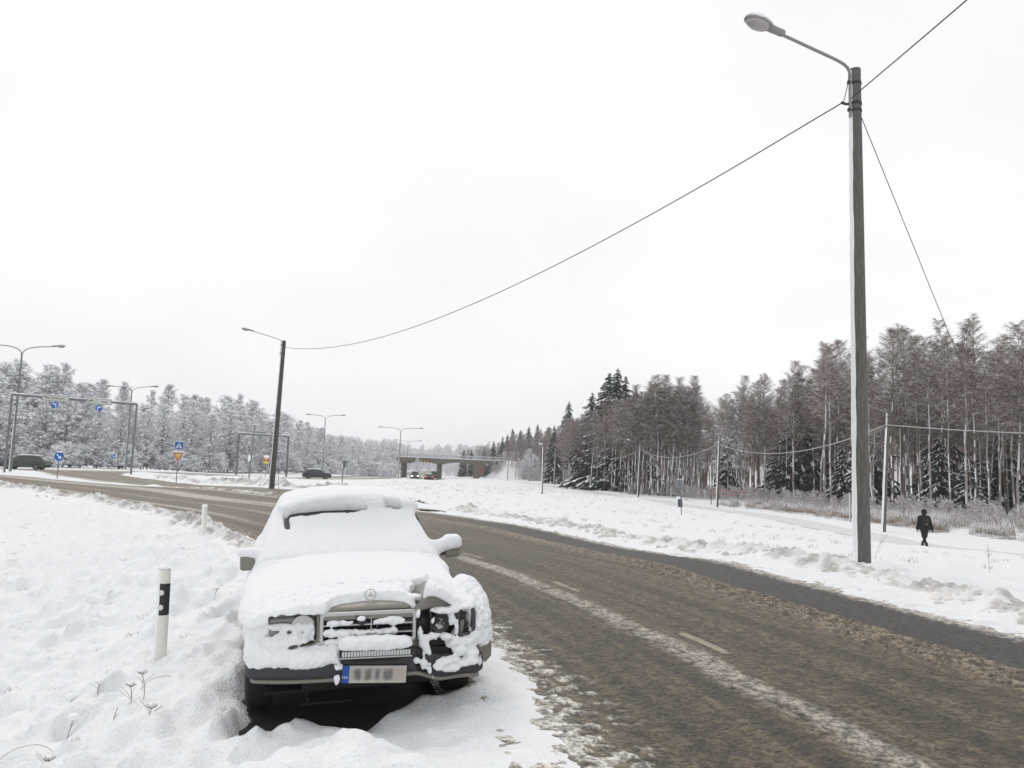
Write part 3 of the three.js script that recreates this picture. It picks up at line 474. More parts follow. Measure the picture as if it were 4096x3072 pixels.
      const m = [dw - tw, dr - tr, ds - tsd, db - tb]; let g = smax(smax(m[0], m[1], 0.055), smax(m[2], m[3], 0.06), 0.07);
      // roof snow leans out over the top of the screen
      const roll = ell(x, y, z, [-0.0, 1.44 - 0.05 * (x / 0.6) ** 2, 1.93], [0.62, 0.085, 0.13]); g = smin(g, roll, 0.04);
      if (on > 0.05 && dw < 0.2 && q > 0.5 && q < 0.8) g = Math.max(g, (wg * Math.min(1, on) - Math.abs(q - qg)));
      if (z < 1.7) g += 0.02 * Math.exp(-(((q - 0.05) / 0.02) ** 2)) * sstep(0.2, 0.0, Math.abs(dw - 0.05)) * (0.4 + 0.8 * vn2(x * 3, 5));
      d = smin(d, Math.max(g, 0.9 - y), 0.008);
      if (Math.abs(x) > 0.66 && z < 2) { // mirrors
        d = smin(d, sdbox(x, y, z, [-0.88, 1.045, 1.62], [0.077, 0.035, 0.066], 0.033), 0.03); d = smin(d, capsule(x, y, z, [-0.83, 1.03, 1.62], [-0.7, 1.0, 1.58], 0.03, 0.06), 0.04);
        d = smin(d, sdbox(x, y, z, [0.9, 1.075, 1.6], [0.08, 0.06, 0.085], 0.045), 0.03); d = smin(d, capsule(x, y, z, [0.85, 1.06, 1.6], [0.72, 1.02, 1.58], 0.055, 0.07), 0.05);
      }
    }
    if (z < 0.45) {
      // ledge on the whole half of the bumper, banked up against the lamp
      const zb = -0.075 + 0.17 * Math.pow(Math.abs(x) / 0.86, 3);
      const bank = smax(smax(x + 0.19 + 0.4 * Math.max(0, 0.55 - y), -0.825 - x, 0.06), smax(smax(zb - 0.03 - z, z - zb - 0.24, 0.05), smax(y - (0.595 + 0.33 * (z - zb) + 0.05 * sstep(-0.6, -0.8, x)), 0.485 + 0.02 * vn2(x * 18, 3) - y, 0.03), 0.07), 0.05);
      d = smin(d, bank, 0.03);
      d = smin(d, sdbox(x, y, z, [0.022, 0.645 - 0.03 * (x - 0.022), -0.105], [0.247, 0.047 - 0.012 * (x / 0.25) ** 2, 0.062], 0.04), 0.012);
      if (x > -0.84 && x < -0.32 && y > 0.58 && y < 0.88) { // wind-blown crust over the lamp, patchy
        const n = vn3(x * 26 + y * 14, y * 30 - x * 9, 4), n2 = vn3(x * 8, y * 9, 7), c = 0.10 + 0.07 * sstep(-0.6, -0.8, x);
        const depth = -0.029 + 0.062 * sstep(0.805, 0.74, y) * (0.2 + 1.0 * n) * (0.5 + 0.7 * n2) + 0.04 * sstep(0.68, 0.64, y) - 0.006 - 0.03 * sstep(-0.37, -0.345, x);
        d = smin(d, Math.max(Math.abs(z - c + 0.015) - 0.02 - depth, sdbox(x, y, c, [-0.54, 0.715, c], [0.225, 0.115, 1], 0.03)), 0.01);
      }
      for (const [c, r] of lumps) { if (Math.abs(x - c[0]) > r[0] + 0.05 || Math.abs(y - c[1]) > r[1] + 0.05 || Math.abs(z - c[2]) > r[2] + 0.05) continue; d = smin(d, ell(x, y, z, c, r), 0.014); }
    }
    if (z < 0.3 && y < 0.9) { // the lamp's dark upper rim, the painted strip beside the grille, a slit under the lens
      const n = 0.014 * (vn3(x * 24, y * 24, 9) - 0.5);
      d = Math.max(d, -sdbox(x, y, z, [-0.505, 0.806 + 0.03 * (x + 0.5), 0.02], [0.165, 0.027, 0.2], 0.012) + n);
      d = Math.max(d, -sdbox(x, y, z, [-0.352, 0.735, 0.02], [0.02, 0.085, 0.2], 0.012) + n * 0.7);
      d = Math.max(d, -sdbox(x, y, z, [-0.45, 0.625 + 0.12 * (x + 0.45), 0.0], [0.09, 0.011, 0.16], 0.01) + n * 0.5);
    }
    if (Math.abs(d) < 0.04) d += 0.010 * (vn3(x * 12, y * 12, z * 12) - 0.5) + (z < 0.5 ? 0.014 : 0.006) * (vn3(x * 38, y * 38, z * 38) - 0.5) + (z < 0.5 ? 0.010 : 0) * (vn3(x * 85, y * 85, z * 85) - 0.5);
    return d;
  };
  part('snow_cover', nets((x, y, z) => crust(x, y, -z), [-1.0, 0.5, -4.85], [1.02, 1.62, -0.42], 0.0145), M.carSnow, car);
  part('nose_snow', nets((x, y, z) => crust(x, y, -z), [-0.92, 0.3, -0.46], [0.98, 1.12, 0.2], 0.0095), M.carSnow, car);
}

// ---------------------------------------------------------------- poles, lamps and wires
const woodTex = noiseTexture(256, (u, v) => { const k = 0.62 + 0.38 * (0.5 * tn(u, v * 0.25, 64, 41) + 0.3 * tn(u, v, 128, 42) + 0.2 * tn(u, v, 8, 43)), c = tn(u, v * 0.5, 128, 44) > 0.86 ? 0.55 : 1; return [k * c, k * c * 0.99, k * c * 0.965]; });
woodTex.repeat.set(2, 3);
const M2 = {
  wood: mat(0.205, 0.203, 0.198, 0.9, { map: woodTex, bumpMap: woodTex, bumpScale: 0.006 }), woodDark: mat(0.15, 0.145, 0.138, 0.9, { map: woodTex }),
  lampGrey: mat(0.27, 0.265, 0.26, 0.55, { metalness: 0.2 }), bowl: new THREE.MeshPhysicalMaterial({ color: new THREE.Color().setRGB(0.36, 0.34, 0.33), roughness: 0.25, clearcoat: 0.5 }),
  iron: mat(0.05, 0.04, 0.036, 0.7, { metalness: 0.3 }), white: mat(0.78, 0.78, 0.76, 0.6), signBack: mat(0.22, 0.235, 0.25, 0.6, { metalness: 0.3 }),
  blue: mat(0.012, 0.11, 0.42, 0.5), paleSign: mat(0.62, 0.63, 0.60, 0.5),
};
// wind-plastered snow: an uneven shell over part of a round post (local angle range), from y0 to y1
function plaster(rAt, y0, y1, mid, half, thick, n, seed) { half *= 1.15;
  const g = new THREE.BufferGeometry(), pos = [], idx = [], m = 8;
  for (let j = 0; j <= n; j++) { const y = mix(y0, y1, j / n), hw = half * (0.75 + 0.5 * fbm2(y * 3 + seed, seed, 3)), th = thick * (0.6 + 0.8 * fbm2(y * 5, seed + 3, 3)); for (let i = 0; i <= m; i++) { const k = i / m * 2 - 1, a = mid + k * hw, r = rAt(y) - 0.004 + (th + 0.004) * Math.sqrt(Math.max(0, 1 - k * k)); pos.push(Math.sin(a) * r, y, Math.cos(a) * r); } }
  for (let j = 0; j < n; j++) for (let i = 0; i < m; i++) { const a = j * (m + 1) + i; idx.push(a, a + 1, a + m + 1, a + 1, a + m + 2, a + m + 1); }
  g.setAttribute('position', new THREE.Float32BufferAttribute(pos, 3)); g.setIndex(idx); g.computeVertexNormals(); return g;
}
function lampHead(parent, at, ang, size, tilt = 0.15) { // cobra-head lantern, nose pointing along ang (about y)
  const h = new THREE.Group(); h.name = 'lamp_head'; h.position.copy(at); h.rotation.order = 'YXZ'; h.rotation.set(-tilt, ang, 0); parent.add(h); // nose along +z
  const s = size;
  part('housing', nets((x, y, z) => smin(Math.max(ell(x, y, z, [0, 0, 0.36 * s], [0.17 * s, 0.12 * s, 0.34 * s]), -y), sdbox(x, y, z, [0, 0.02 * s, -0.06 * s], [0.07 * s, 0.055 * s, 0.2 * s], 0.03 * s), 0.05 * s), [-0.2 * s, -0.08 * s, -0.3 * s], [0.2 * s, 0.16 * s, 0.74 * s], 0.028 * s), M2.lampGrey, h);
  part('glass_bowl', new THREE.SphereGeometry(1, 20, 10, 0, Math.PI * 2, Math.PI / 2, Math.PI / 2).scale(0.155 * s, 0.12 * s, 0.27 * s).translate(0, 0.0, 0.38 * s), M2.bowl, h);
  part('snow_cap', nets((x, y, z) => Math.max(ell(x, y, z, [0, 0.035 * s, 0.36 * s], [0.175 * s, 0.15 * s, 0.33 * s]) + 0.012 * (vn3(x * 12 / s, y * 12 / s, z * 12 / s) - 0.5), 0.055 * s - y), [-0.22 * s, 0.0, 0.0], [0.22 * s, 0.22 * s, 0.74 * s], 0.028 * s), M.snow, h);
  return h;
}
function woodPole({ X, D, h, r0, r1, lean = 0, arm, label, name = 'wooden_lamp_pole', group, dark, snowMid = -1.5, seed = 1, big = 1 }) {
  const y = G(X, D) - 0.25, t = thing(name, label, 'lamp pole', V(X, y, D), 0, group), H = h + 0.25, rAt = (v) => mix(r0, r1, v / H);
  t.rotation.z = -lean;
  const g = new THREE.CylinderGeometry(r1, r0, H, big > 1 ? 28 : 12, big > 1 ? 30 : 4).translate(0, H / 2, 0); part('shaft', g, dark ? M2.woodDark : M2.wood, t);
  part('plastered_snow', plaster(rAt, 0.15, H - 0.05, snowMid, big > 1 ? 0.5 : 0.75, 0.014 + 0.004 * big, big > 1 ? 90 : 24, seed), M.snow, t);
  if (arm) { // arm: [dx, dz(world), rise]
    const [dx, dd, rise] = arm, L = Math.hypot(dx, dd), ang = Math.atan2(dx, -dd), u = new THREE.Vector3(dx / L, 0, -dd / L), at = (k, yy) => u.clone().multiplyScalar(k).setY(yy), ra = 0.022 * (big > 1 ? 1.35 : 1), q = r1 + ra;
    part('arm', tube([at(q, H - 1.0), at(q, H - 0.5), at(q, H - 0.12), at(q + 0.05, H - 0.01), at(q + 0.17, H + 0.05), at(L * 0.6, H + mix(0.05, rise, 0.55)), at(L, H + rise)], ra, 30, 10), M2.lampGrey, t);
    for (const yy of [H - 0.3, H - 0.86]) part('clamp', [new THREE.CylinderGeometry(r1 + 0.012, r1 + 0.014, 0.05, 16).translate(0, yy, 0), box(0.05, 0.06, 0.05, u.x * (q + 0.03), yy, u.z * (q + 0.03))], M2.iron, t);
    lampHead(t, at(L + 0.1, H + rise + 0.02), ang, big > 1 ? 0.95 : 0.8, 0.12);
  }
  return t;
}
const poleR = woodPole({ X: 6.52, D: 14.9, h: 9.55, r0: 0.152, r1: 0.105, arm: [-1.75, -0.7, 0.3], label: 'tall weathered wooden lamp pole right beside the road, snow plastered down its left side', seed: 3, big: 2 });
woodPole({ X: -15.09, D: 51.4, h: 9.6, r0: 0.19, r1: 0.13, lean: 0.02, arm: [-1.9, -0.7, 0.42], label: 'wooden lamp pole across the road behind the parked car', seed: 9, dark: true });
const PATHPOLES = [[21.91, 47.2, 0.02], [20.47, 79.2, 0.0], [16.84, 105, 0.0], [13.13, 129.6, 0.03], [9.07, 161.3, -0.01], [5.03, 197.9, 0.02], [-0.39, 235.4, -0.02], [-6.22, 275.8, -0.03]];
const ordinal = ['nearest', 'second', 'third', 'fourth', 'fifth', 'sixth', 'seventh', 'farthest'];
PATHPOLES.forEach(([X, D, lean], i) => woodPole({ X, D, h: 7, r0: 0.13, r1: 0.1, lean: lean + 0.035, arm: [-1.35, -0.35, 0.22], label: `wooden lamp pole by the footpath, ${ordinal[i]} of its row${i ? '' : ', beside the walker'}`, group: 'wooden lamp poles along the footpath', seed: 20 + i, dark: i > 0 }));
{ // lone slim lamp out in the field
  const X = 3.8, D = 91, t = thing('field_lamp_post', 'slim grey lamp post standing alone in the snowy field', 'lamp post', V(X, G(X, D) - 0.2, D));
  part('post', new THREE.CylinderGeometry(0.06, 0.09, 5.7, 10).translate(0, 2.85, 0), M2.woodDark, t); part('plastered_snow', plaster(() => 0.085, 0.3, 5.5, -1.3, 0.8, 0.03, 20, 4), M.snow, t);
  part('arm', rod(new THREE.Vector3(0, 5.62, 0), new THREE.Vector3(-0.2, 5.7, 0.05), 0.03), M2.lampGrey, t); lampHead(t, new THREE.Vector3(-0.05, 5.7, 0.0), -1.2, 0.9, 0.1);
}
function wire(name, a, b, sag, r, label, seg = 40, group, m = M.cable) {
  const pts = []; for (let i = 0; i <= 12; i++) { const k = i / 12; pts.push(a.clone().lerp(b, k).add(new THREE.Vector3(0, -4 * sag * k * (1 - k), 0))); }
  return single(name, tube(pts, r, seg, 6), m, label, 'cable', group);
}
const snowyCable = mat(0.42, 0.42, 0.43, 0.9);
const aR = V(6.23, 8.98, 14.8);
wire('overhead_cable', aR, V(-14.9, 9.2, 51.3), 1.6, 0.013, 'black overhead cable sagging from the near pole to the pole behind the car', 80);
wire('overhead_cable', V(6.35, 9.02, 14.7), V(8.4, 9.4, -25), 0.75, 0.011, 'black overhead cable running from the near pole out of view overhead', 80);
single('guy_wire', rod(V(6.62, 8.85, 14.95), V(23.3, -1.15, 35.6), 0.009, 0.009, 6), M.cable, 'thin straight guy wire slanting down behind the near pole', 'wire');
{ const y0 = poleR.position.y; part('cable_bracket', [new THREE.CylinderGeometry(0.118, 0.12, 0.05, 16).translate(0, 9.0 - y0, 0), tube([new THREE.Vector3(-0.1, 9.0 - y0, 0.02), new THREE.Vector3(-0.22, 8.97 - y0, 0.06), new THREE.Vector3(-0.31, 8.98 - y0, 0.1)], 0.026, 10, 8)], M2.iron, poleR);
  part('lamp_lead', tube([new THREE.Vector3(-0.14, 9.0 - y0 + 0.6, 0.06), new THREE.Vector3(-0.2, 9.0 - y0 + 0.3, 0.1), new THREE.Vector3(-0.27, 9.0 - y0, 0.1)], 0.008, 16, 6), M.cable, poleR); }
for (let i = 0; i < PATHPOLES.length - 1; i++) { const [x0, d0] = PATHPOLES[i], [x1, d1] = PATHPOLES[i + 1]; wire('overhead_cable', V(x0 + 0.15, G(x0, d0) + 6.2, d0), V(x1 + 0.1, G(x1, d1) + 6.2, d1), 0.9 + 0.012 * (d1 - d0), 0.03, `snow-dusted cable sagging between the ${ordinal[i]} and ${ordinal[i + 1]} footpath poles`, 30, 'cables along the footpath', snowyCable); }
wire('overhead_cable', V(22.1, G(21.91, 47.2) + 6.25, 47.2), V(40, 4.9, 22), 0.8, 0.026, 'snow-dusted cable from the nearest footpath pole out of view to the right', 40, 'cables along the footpath', snowyCable);

// twin-arm street lamps of the highway
function twinLamp(X, D, h, turn, label, spread) {
  const t = thing('twin_street_lamp', label, 'street lamp', V(X, G(X, D) - 0.2, D), turn, 'twin-arm street lamps of the highway');
  part('post', new THREE.CylinderGeometry(0.075, 0.13, h, 12).translate(0, h / 2, 0), M.galv, t);
  part('plastered_snow', plaster((y) => mix(0.13, 0.075, y / h), 0.3, h * 0.55, -1.2, 0.7, 0.025, 16, X), M.snow, t);
  for (const s of [-1, 1]) { part('arm', tube([new THREE.Vector3(0, h - 0.3, 0), new THREE.Vector3(s * 0.12, h + 0.25, 0), new THREE.Vector3(s * 0.75, h + 0.62, 0), new THREE.Vector3(s * spread, h + 0.85, 0)], 0.045, 20, 8), M.galv, t); lampHead(t, new THREE.Vector3(s * spread, h + 0.86, 0), s * Math.PI / 2, 1.25, 0.04); }
}
twinLamp(-45.51, 73.6, 11, 0.05, 'twin-arm street lamp in front of the sign gantry at the left edge', 3.0);
twinLamp(-53.57, 112.5, 11, -0.2, 'twin-arm street lamp rising behind the right half of the large gantry', 3.3);
twinLamp(-36.73, 158.5, 11, -0.1, 'twin-arm street lamp behind the dark hatchback', 3.2);
twinLamp(-24.64, 180, 10.9, 0.05, 'twin-arm street lamp just in front of the bridge', 4.2);
twinLamp(-32.3, 254, 11, 0.3, 'farther twin-arm street lamp rising behind the bridge parapet', 3.6);

// ---------------------------------------------------------------- signs
function canvasMat(w, h, draw, rough = 0.5) { const cv = document.createElement('canvas'); cv.width = w; cv.height = h; draw(cv.getContext('2d')); const t = new THREE.CanvasTexture(cv); t.colorSpace = THREE.SRGBColorSpace; return new THREE.MeshStandardMaterial({ map: t, roughness: rough }); }
const faceAngle = (X, D) => Math.atan2(-X, D); // turn +z towards the photographer's side
function disc(r, m, parent, pos, turn, name = 'sign_face') { const g = new THREE.Group(); g.name = 'round_sign'; g.position.copy(pos); g.rotation.y = turn; parent.add(g); part(name, new THREE.CircleGeometry(r, 40).translate(0, 0, 0.02), m, g); part('plate', new THREE.CylinderGeometry(r, r, 0.03, 36).rotateX(Math.PI / 2), M2.signBack, g); return g; }
function capOn(parent, w, d, h, pos, turn = 0, name = 'snow_cap') { const g = nets((x, y, z) => sdbox(x, y, z, [0, h / 2, 0], [w / 2, h / 2, d / 2], h * 0.45) + 0.2 * h * (vn3(x * 9, y * 9, z * 9) - 0.5), [-w / 2 - 0.05, -0.05, -d / 2 - 0.05], [w / 2 + 0.05, h + 0.05, d / 2 + 0.05], Math.max(0.03, h / 5)); const o = part(name, g, M.snow, parent); o.position.copy(pos); o.rotation.y = turn; return o; }
const arrowSign = (kind) => canvasMat(256, 256, (c) => {
  c.fillStyle = '#1c5fb5'; c.fillRect(0, 0, 256, 256); c.strokeStyle = '#e9edf2'; c.lineWidth = 6; c.beginPath(); c.arc(128, 128, 121, 0, 7); c.stroke(); c.fillStyle = '#eef1f4'; c.strokeStyle = '#eef1f4'; c.lineWidth = 30;
  if (kind === 'down') { c.save(); c.translate(128, 128); c.rotate(Math.PI / 4); c.fillRect(-88, -15, 110, 30); c.beginPath(); c.moveTo(12, -50); c.lineTo(88, 0); c.lineTo(12, 50); c.fill(); c.restore(); }
  else { const s = kind === 'left' ? -1 : 1; c.save(); c.translate(128, 128); c.scale(s, 1); c.beginPath(); c.moveTo(-40, 84); c.lineTo(-40, -10); c.quadraticCurveTo(-40, -40, -8, -40); c.lineTo(24, -40); c.stroke(); c.beginPath(); c.moveTo(18, -82); c.lineTo(80, -40); c.lineTo(18, 4); c.fill(); c.restore(); }
});
const boardText = (text, dir, mark) => canvasMat(512, 128, (c) => {
  c.fillStyle = '#c9ccc6'; c.fillRect(0, 0, 512, 128); c.strokeStyle = '#3a3d3c'; c.lineWidth = 6; c.strokeRect(5, 5, 502, 118); c.fillStyle = '#26292a'; c.strokeStyle = '#26292a'; c.lineWidth = 15;
  c.save(); c.translate(78, 64); c.scale(dir, 1); c.beginPath(); c.moveTo(-30, 40); c.lineTo(-30, -12); c.lineTo(20, -12); c.stroke(); c.beginPath(); c.moveTo(8, -40); c.lineTo(48, -12); c.lineTo(8, 16); c.fill(); c.restore();
  c.fillRect(146, 14, 3, 100); c.font = 'bold 58px sans-serif'; c.textBaseline = 'middle'; c.fillStyle = '#3c4041';
  if (mark) { c.fillStyle = '#5f665a'; c.fillRect(166, 70, 44, 12); c.fillStyle = '#8f9a5e'; c.fillRect(172, 50, 30, 10); c.fillRect(228, 14, 3, 100); c.fillStyle = '#3c4041'; c.fillText(text, 292, 66); } else c.fillText(text, 156, 66);
});
{ // large sign gantry over the side road
  const a = [-42.97, 68.7], b = [-35.47, 75.7], t = thing('sign_gantry', 'tall grey sign gantry with two white destination boards over the side road', 'sign gantry', V(a[0], 0, a[1]));
  const dx = b[0] - a[0], dd = b[1] - a[1], L = Math.hypot(dx, dd); t.rotation.y = Math.atan2(dd, dx); // local x runs along the beam
  const yA = G(...a) - 0.1, yB = G(...b) - 0.1, top = 6.85;
  part('post', rbox(0.16, top - yA, 0.16, 0, (top + yA) / 2, 0, 0.03), M.galv, t); part('post', rbox(0.16, top - yB, 0.16, L, (top + yB) / 2, 0, 0.03), M.galv, t);
  part('beam', rbox(L + 0.16, 0.17, 0.16, L / 2, top, 0, 0.03), M.galv, t); capOn(t, L + 0.25, 0.2, 0.09, new THREE.Vector3(L / 2, top + 0.1, 0), 0, 'beam_snow');
  for (const [k, txt, dir, sg] of [[0.325, 'KESKUSTA', -1, 'left'], [0.675, 'SSAB', 1, 'right']]) {
    const bd = new THREE.Group(); bd.name = 'destination_board'; bd.position.set(L * k, top - 0.02, 0.14); t.add(bd);
    part('panel', rbox(2.15, 0.52, 0.05, 0, 0, 0, 0.015), M2.paleSign, bd); part('print', new THREE.PlaneGeometry(2.1, 0.49).translate(0, 0, 0.029), boardText(txt, dir, sg === 'right'), bd); capOn(bd, 2.15, 0.12, 0.06, new THREE.Vector3(0, 0.26, 0));
    disc(0.32, arrowSign(sg), t, new THREE.Vector3(L * k + (sg === 'left' ? -0.05 : 0.0), top - 0.62, 0.17), 0);
  }
}
{ // smaller gantry beyond, seen from behind
  const a = [-41.16, 121.7], b = [-35.17, 127.3], t = thing('sign_gantry', 'smaller grey gantry with hanging signals, half hidden by the wooden pole', 'sign gantry', V(a[0], 0, a[1])), dx = b[0] - a[0], dd = b[1] - a[1], L = Math.hypot(dx, dd); t.rotation.y = Math.atan2(dd, dx);
  const top = 6.1, y0 = G(...a) - 0.1;
  for (const x of [0, L]) part('post', rbox(0.24, top - y0, 0.24, x, (top + y0) / 2, 0, 0.03), M.galv, t);
  part('beam', rbox(L + 0.24, 0.22, 0.22, L / 2, top, 0, 0.03), M.galv, t); capOn(t, L + 0.3, 0.24, 0.12, new THREE.Vector3(L / 2, top + 0.1, 0), 0, 'beam_snow');
  for (const x of [L * 0.42, L * 0.74]) { part('sign_board', rbox(1.7, 0.4, 0.06, x, top + 0.32, -0.1, 0.01), M2.signBack, t); capOn(t, 1.7, 0.14, 0.08, new THREE.Vector3(x, top + 0.52, -0.1)); part('signal', [rbox(0.22, 0.34, 0.16, x - 0.05, top - 0.5, 0, 0.03), rod(new THREE.Vector3(x - 0.05, top, 0), new THREE.Vector3(x - 0.05, top - 0.35, 0), 0.03)], M.steelDark, t); }
}
function signPost(name, label, X, D, h, r = 0.035) { const t = thing(name, label, 'road sign', V(X, G(X, D) - 0.15, D), faceAngle(X, D)); part('post', new THREE.CylinderGeometry(r, r, h + 0.15, 10).translate(0, (h + 0.15) / 2, 0), M.galv, t); return t; }
{ const t = signPost('traffic_island_sign', 'round blue sign with white diagonal arrow on the snowy traffic island', -33.57, 60, 1.6); disc(0.34, arrowSign('down'), t, new THREE.Vector3(0, 1.75, 0.06), 0); capOn(t, 0.42, 0.1, 0.1, new THREE.Vector3(0, 2.05, 0.06)); }
{ const X = -53.2, D = 108, t = signPost('keep_right_sign', 'small distant round blue sign below the right gantry post', X, D, 1.9); disc(0.3, arrowSign('down'), t, new THREE.Vector3(0, 1.95, 0.06), 0.5); capOn(t, 0.34, 0.1, 0.1, new THREE.Vector3(0, 2.22, 0.06)); }
{ // pedestrian crossing sign over a give-way triangle
  const t = signPost('crossing_sign', 'blue pedestrian crossing sign above a snow-capped give-way triangle', -25.95, 63, 3.2);
  const ped = canvasMat(256, 256, (c) => { c.fillStyle = '#1c63b8'; c.fillRect(0, 0, 256, 256); c.fillStyle = '#e8ebee'; c.beginPath(); c.moveTo(128, 28); c.lineTo(232, 216); c.lineTo(24, 216); c.fill(); c.fillStyle = '#1a1c1f'; c.beginPath(); c.arc(124, 92, 14, 0, 7); c.fill(); c.lineWidth = 15; c.strokeStyle = '#1a1c1f'; c.beginPath(); c.moveTo(124, 106); c.lineTo(126, 150); c.lineTo(100, 198); c.moveTo(126, 150); c.lineTo(156, 198); c.moveTo(98, 140); c.lineTo(124, 116); c.lineTo(154, 138); c.stroke(); for (let k = 0; k < 4; k++) c.fillRect(66 + 34 * k, 202, 18, 12); });
  const sq = new THREE.Group(); sq.name = 'crossing_panel'; sq.position.set(0, 3.1, 0.06); t.add(sq); part('plate', rbox(0.58, 0.54, 0.03, 0, 0, 0, 0.01), M2.signBack, sq); part('print', new THREE.PlaneGeometry(0.56, 0.52).translate(0, 0, 0.018), ped, sq);
  const tri = new THREE.Group(); tri.name = 'give_way_triangle'; tri.position.set(0, 2.3, 0.06); t.add(tri);
  const sh = (k) => new THREE.Shape([new THREE.Vector2(-0.5 * k, 0.3 * k), new THREE.Vector2(0.5 * k, 0.3 * k), new THREE.Vector2(0, -0.56 * k)]);
  part('border', new THREE.ExtrudeGeometry(sh(0.82), { depth: 0.02, bevelEnabled: false }), mat(0.55, 0.05, 0.03, 0.5), tri); part('centre', new THREE.ShapeGeometry(sh(0.56)).translate(0, 0.0, 0.024), mat(0.72, 0.52, 0.2, 0.5), tri);
  capOn(t, 0.88, 0.12, 0.11, new THREE.Vector3(0, 2.53, 0.06)); capOn(t, 0.64, 0.08, 0.05, new THREE.Vector3(0, 3.39, 0.06));
}
{ // slim lamp post with a snow-crusted sign on its side
  const t = signPost('slim_lamp_post', 'slim grey lamp post with flat top and snow-crusted sign edge-on', -28.2, 87.5, 5.8, 0.07); t.userData.category = 'lamp post'; t.rotation.z = -0.04;
  part('flat_lamp', rbox(0.46, 0.1, 0.3, -0.06, 5.98, 0, 0.03), M2.lampGrey, t); capOn(t, 0.5, 0.34, 0.08, new THREE.Vector3(-0.06, 6.03, 0));
  disc(0.32, M.snow, t, new THREE.Vector3(-0.16, 2.45, 0.02), -1.1, 'snow_crust'); part('sign_snow', nets((x, y, z) => ell(x, y, z, [-0.18, 2.42, 0], [0.15, 0.42, 0.2]) + 0.05 * (vn3(x * 9, y * 9, z * 9) - 0.5), [-0.42, 1.9, -0.3], [0.05, 2.95, 0.3], 0.05), M.snow, t);
}
{ const t = signPost('speed_limit_sign', 'round red and yellow sign with yellow plate, topped with snow, beside the wooden pole', -32.64, 108, 2.7); disc(0.33, canvasMat(128, 128, (c) => { c.fillStyle = '#c73a1e'; c.fillRect(0, 0, 128, 128); c.fillStyle = '#e8b23c'; c.beginPath(); c.arc(64, 64, 44, 0, 7); c.fill(); }), t, new THREE.Vector3(0, 2.65, 0.06), 0); part('lower_plate', rbox(0.56, 0.3, 0.03, 0, 2.12, 0.06, 0.01), mat(0.72, 0.58, 0.08, 0.5), t); part('sign_snow', nets((x, y, z) => Math.max(ell(x, y, z, [0, 2.78, 0.07], [0.36, 0.32, 0.1]), 2.7 - y), [-0.42, 2.6, -0.1], [0.42, 3.15, 0.25], 0.04), M.snow, t); }
{ const t = signPost('give_way_sign', 'grey-backed give-way triangle turned edge-on beyond the car roof', -18.04, 87.2, 2.9, 0.06); const sh = new THREE.Shape([new THREE.Vector2(-0.5, 0.32), new THREE.Vector2(0.5, 0.32), new THREE.Vector2(0, -0.56)]); part('triangle', new THREE.ExtrudeGeometry(sh, { depth: 0.03, bevelEnabled: false }).rotateY(2.6).translate(0.12, 2.6, 0), M2.signBack, t); capOn(t, 0.7, 0.12, 0.06, new THREE.Vector3(0.1, 2.92, 0), 0.5); part('backbone', rbox(0.09, 1.0, 0.05, 0.02, 2.5, 0.06, 0.01), M.steelDark, t); t.rotation.z = -0.04; }
{ // back of a round sign with a small board below, on the right verge
  const t = signPost('round_sign_post', 'grey back of a round sign above a dark board on the right verge', 11.83, 55, 2.5); t.rotation.z = 0.07;
  disc(0.33, M2.signBack, t, new THREE.Vector3(0, 2.2, -0.05), 0.1); part('board', rbox(0.3, 0.56, 0.05, -0.05, 0.95, -0.05, 0.02), mat(0.05, 0.07, 0.10, 0.6), t); capOn(t, 0.36, 0.14, 0.2, new THREE.Vector3(-0.1, 1.2, -0.05)); capOn(t, 0.3, 0.1, 0.06, new THREE.Vector3(0, 2.52, -0.05)); part('bracket', rbox(0.2, 0.05, 0.06, 0, 2.2, 0.0, 0.01), M.galv, t);
}
{ // pale board cut off by the left edge
  const X = -40.6, D = 62.5, t = thing('sign_board', 'pale green board on a grey frame cut off by the left edge', 'sign board', V(X, G(X, D) - 0.1, D), faceAngle(X, D) + 0.2);
  part('panel', rbox(2.2, 1.25, 0.05, -0.85, 2.15, 0, 0.01), mat(0.42, 0.46, 0.40, 0.6), t); part('frame', [rbox(2.3, 0.08, 0.08, -0.85, 2.8, 0, 0.01), rbox(2.3, 0.08, 0.08, -0.85, 1.52, 0, 0.01)], M.galv, t); part('chevron', new THREE.ExtrudeGeometry(new THREE.Shape([new THREE.Vector2(-1.2, 1.56), new THREE.Vector2(-0.7, 1.56), new THREE.Vector2(0.2, 2.74), new THREE.Vector2(-0.2, 2.74)]), { depth: 0.01, bevelEnabled: false }).translate(0, 0, 0.03), mat(0.06, 0.07, 0.07, 0.6), t);
  for (const x of [0.16, -1.8]) part('post', rod(new THREE.Vector3(x, 0, 0), new THREE.Vector3(x, 2.8, 0), 0.05), M.galv, t); capOn(t, 2.35, 0.16, 0.1, new THREE.Vector3(-0.85, 2.84, 0));
}
{ const t = thing('barrier_gate', 'red and white bars of a low barrier across the forest track', 'barrier', V(21.1, G(21.1, 85), 85)); const m = mat(0.5, 0.16, 0.1, 0.7); for (const [y, l] of [[0.8, 4.6], [0.45, 3.4]]) part('bar', rod(new THREE.Vector3(0.2, y + 0.75, 0), new THREE.Vector3(l, y + 0.5, -1.2), 0.045), m, t); for (const x of [0.3, 3.3]) part('post', rod(new THREE.Vector3(x, -0.1, -x * 0.26), new THREE.Vector3(x, 1.6, -x * 0.26), 0.05), M.galv, t); }
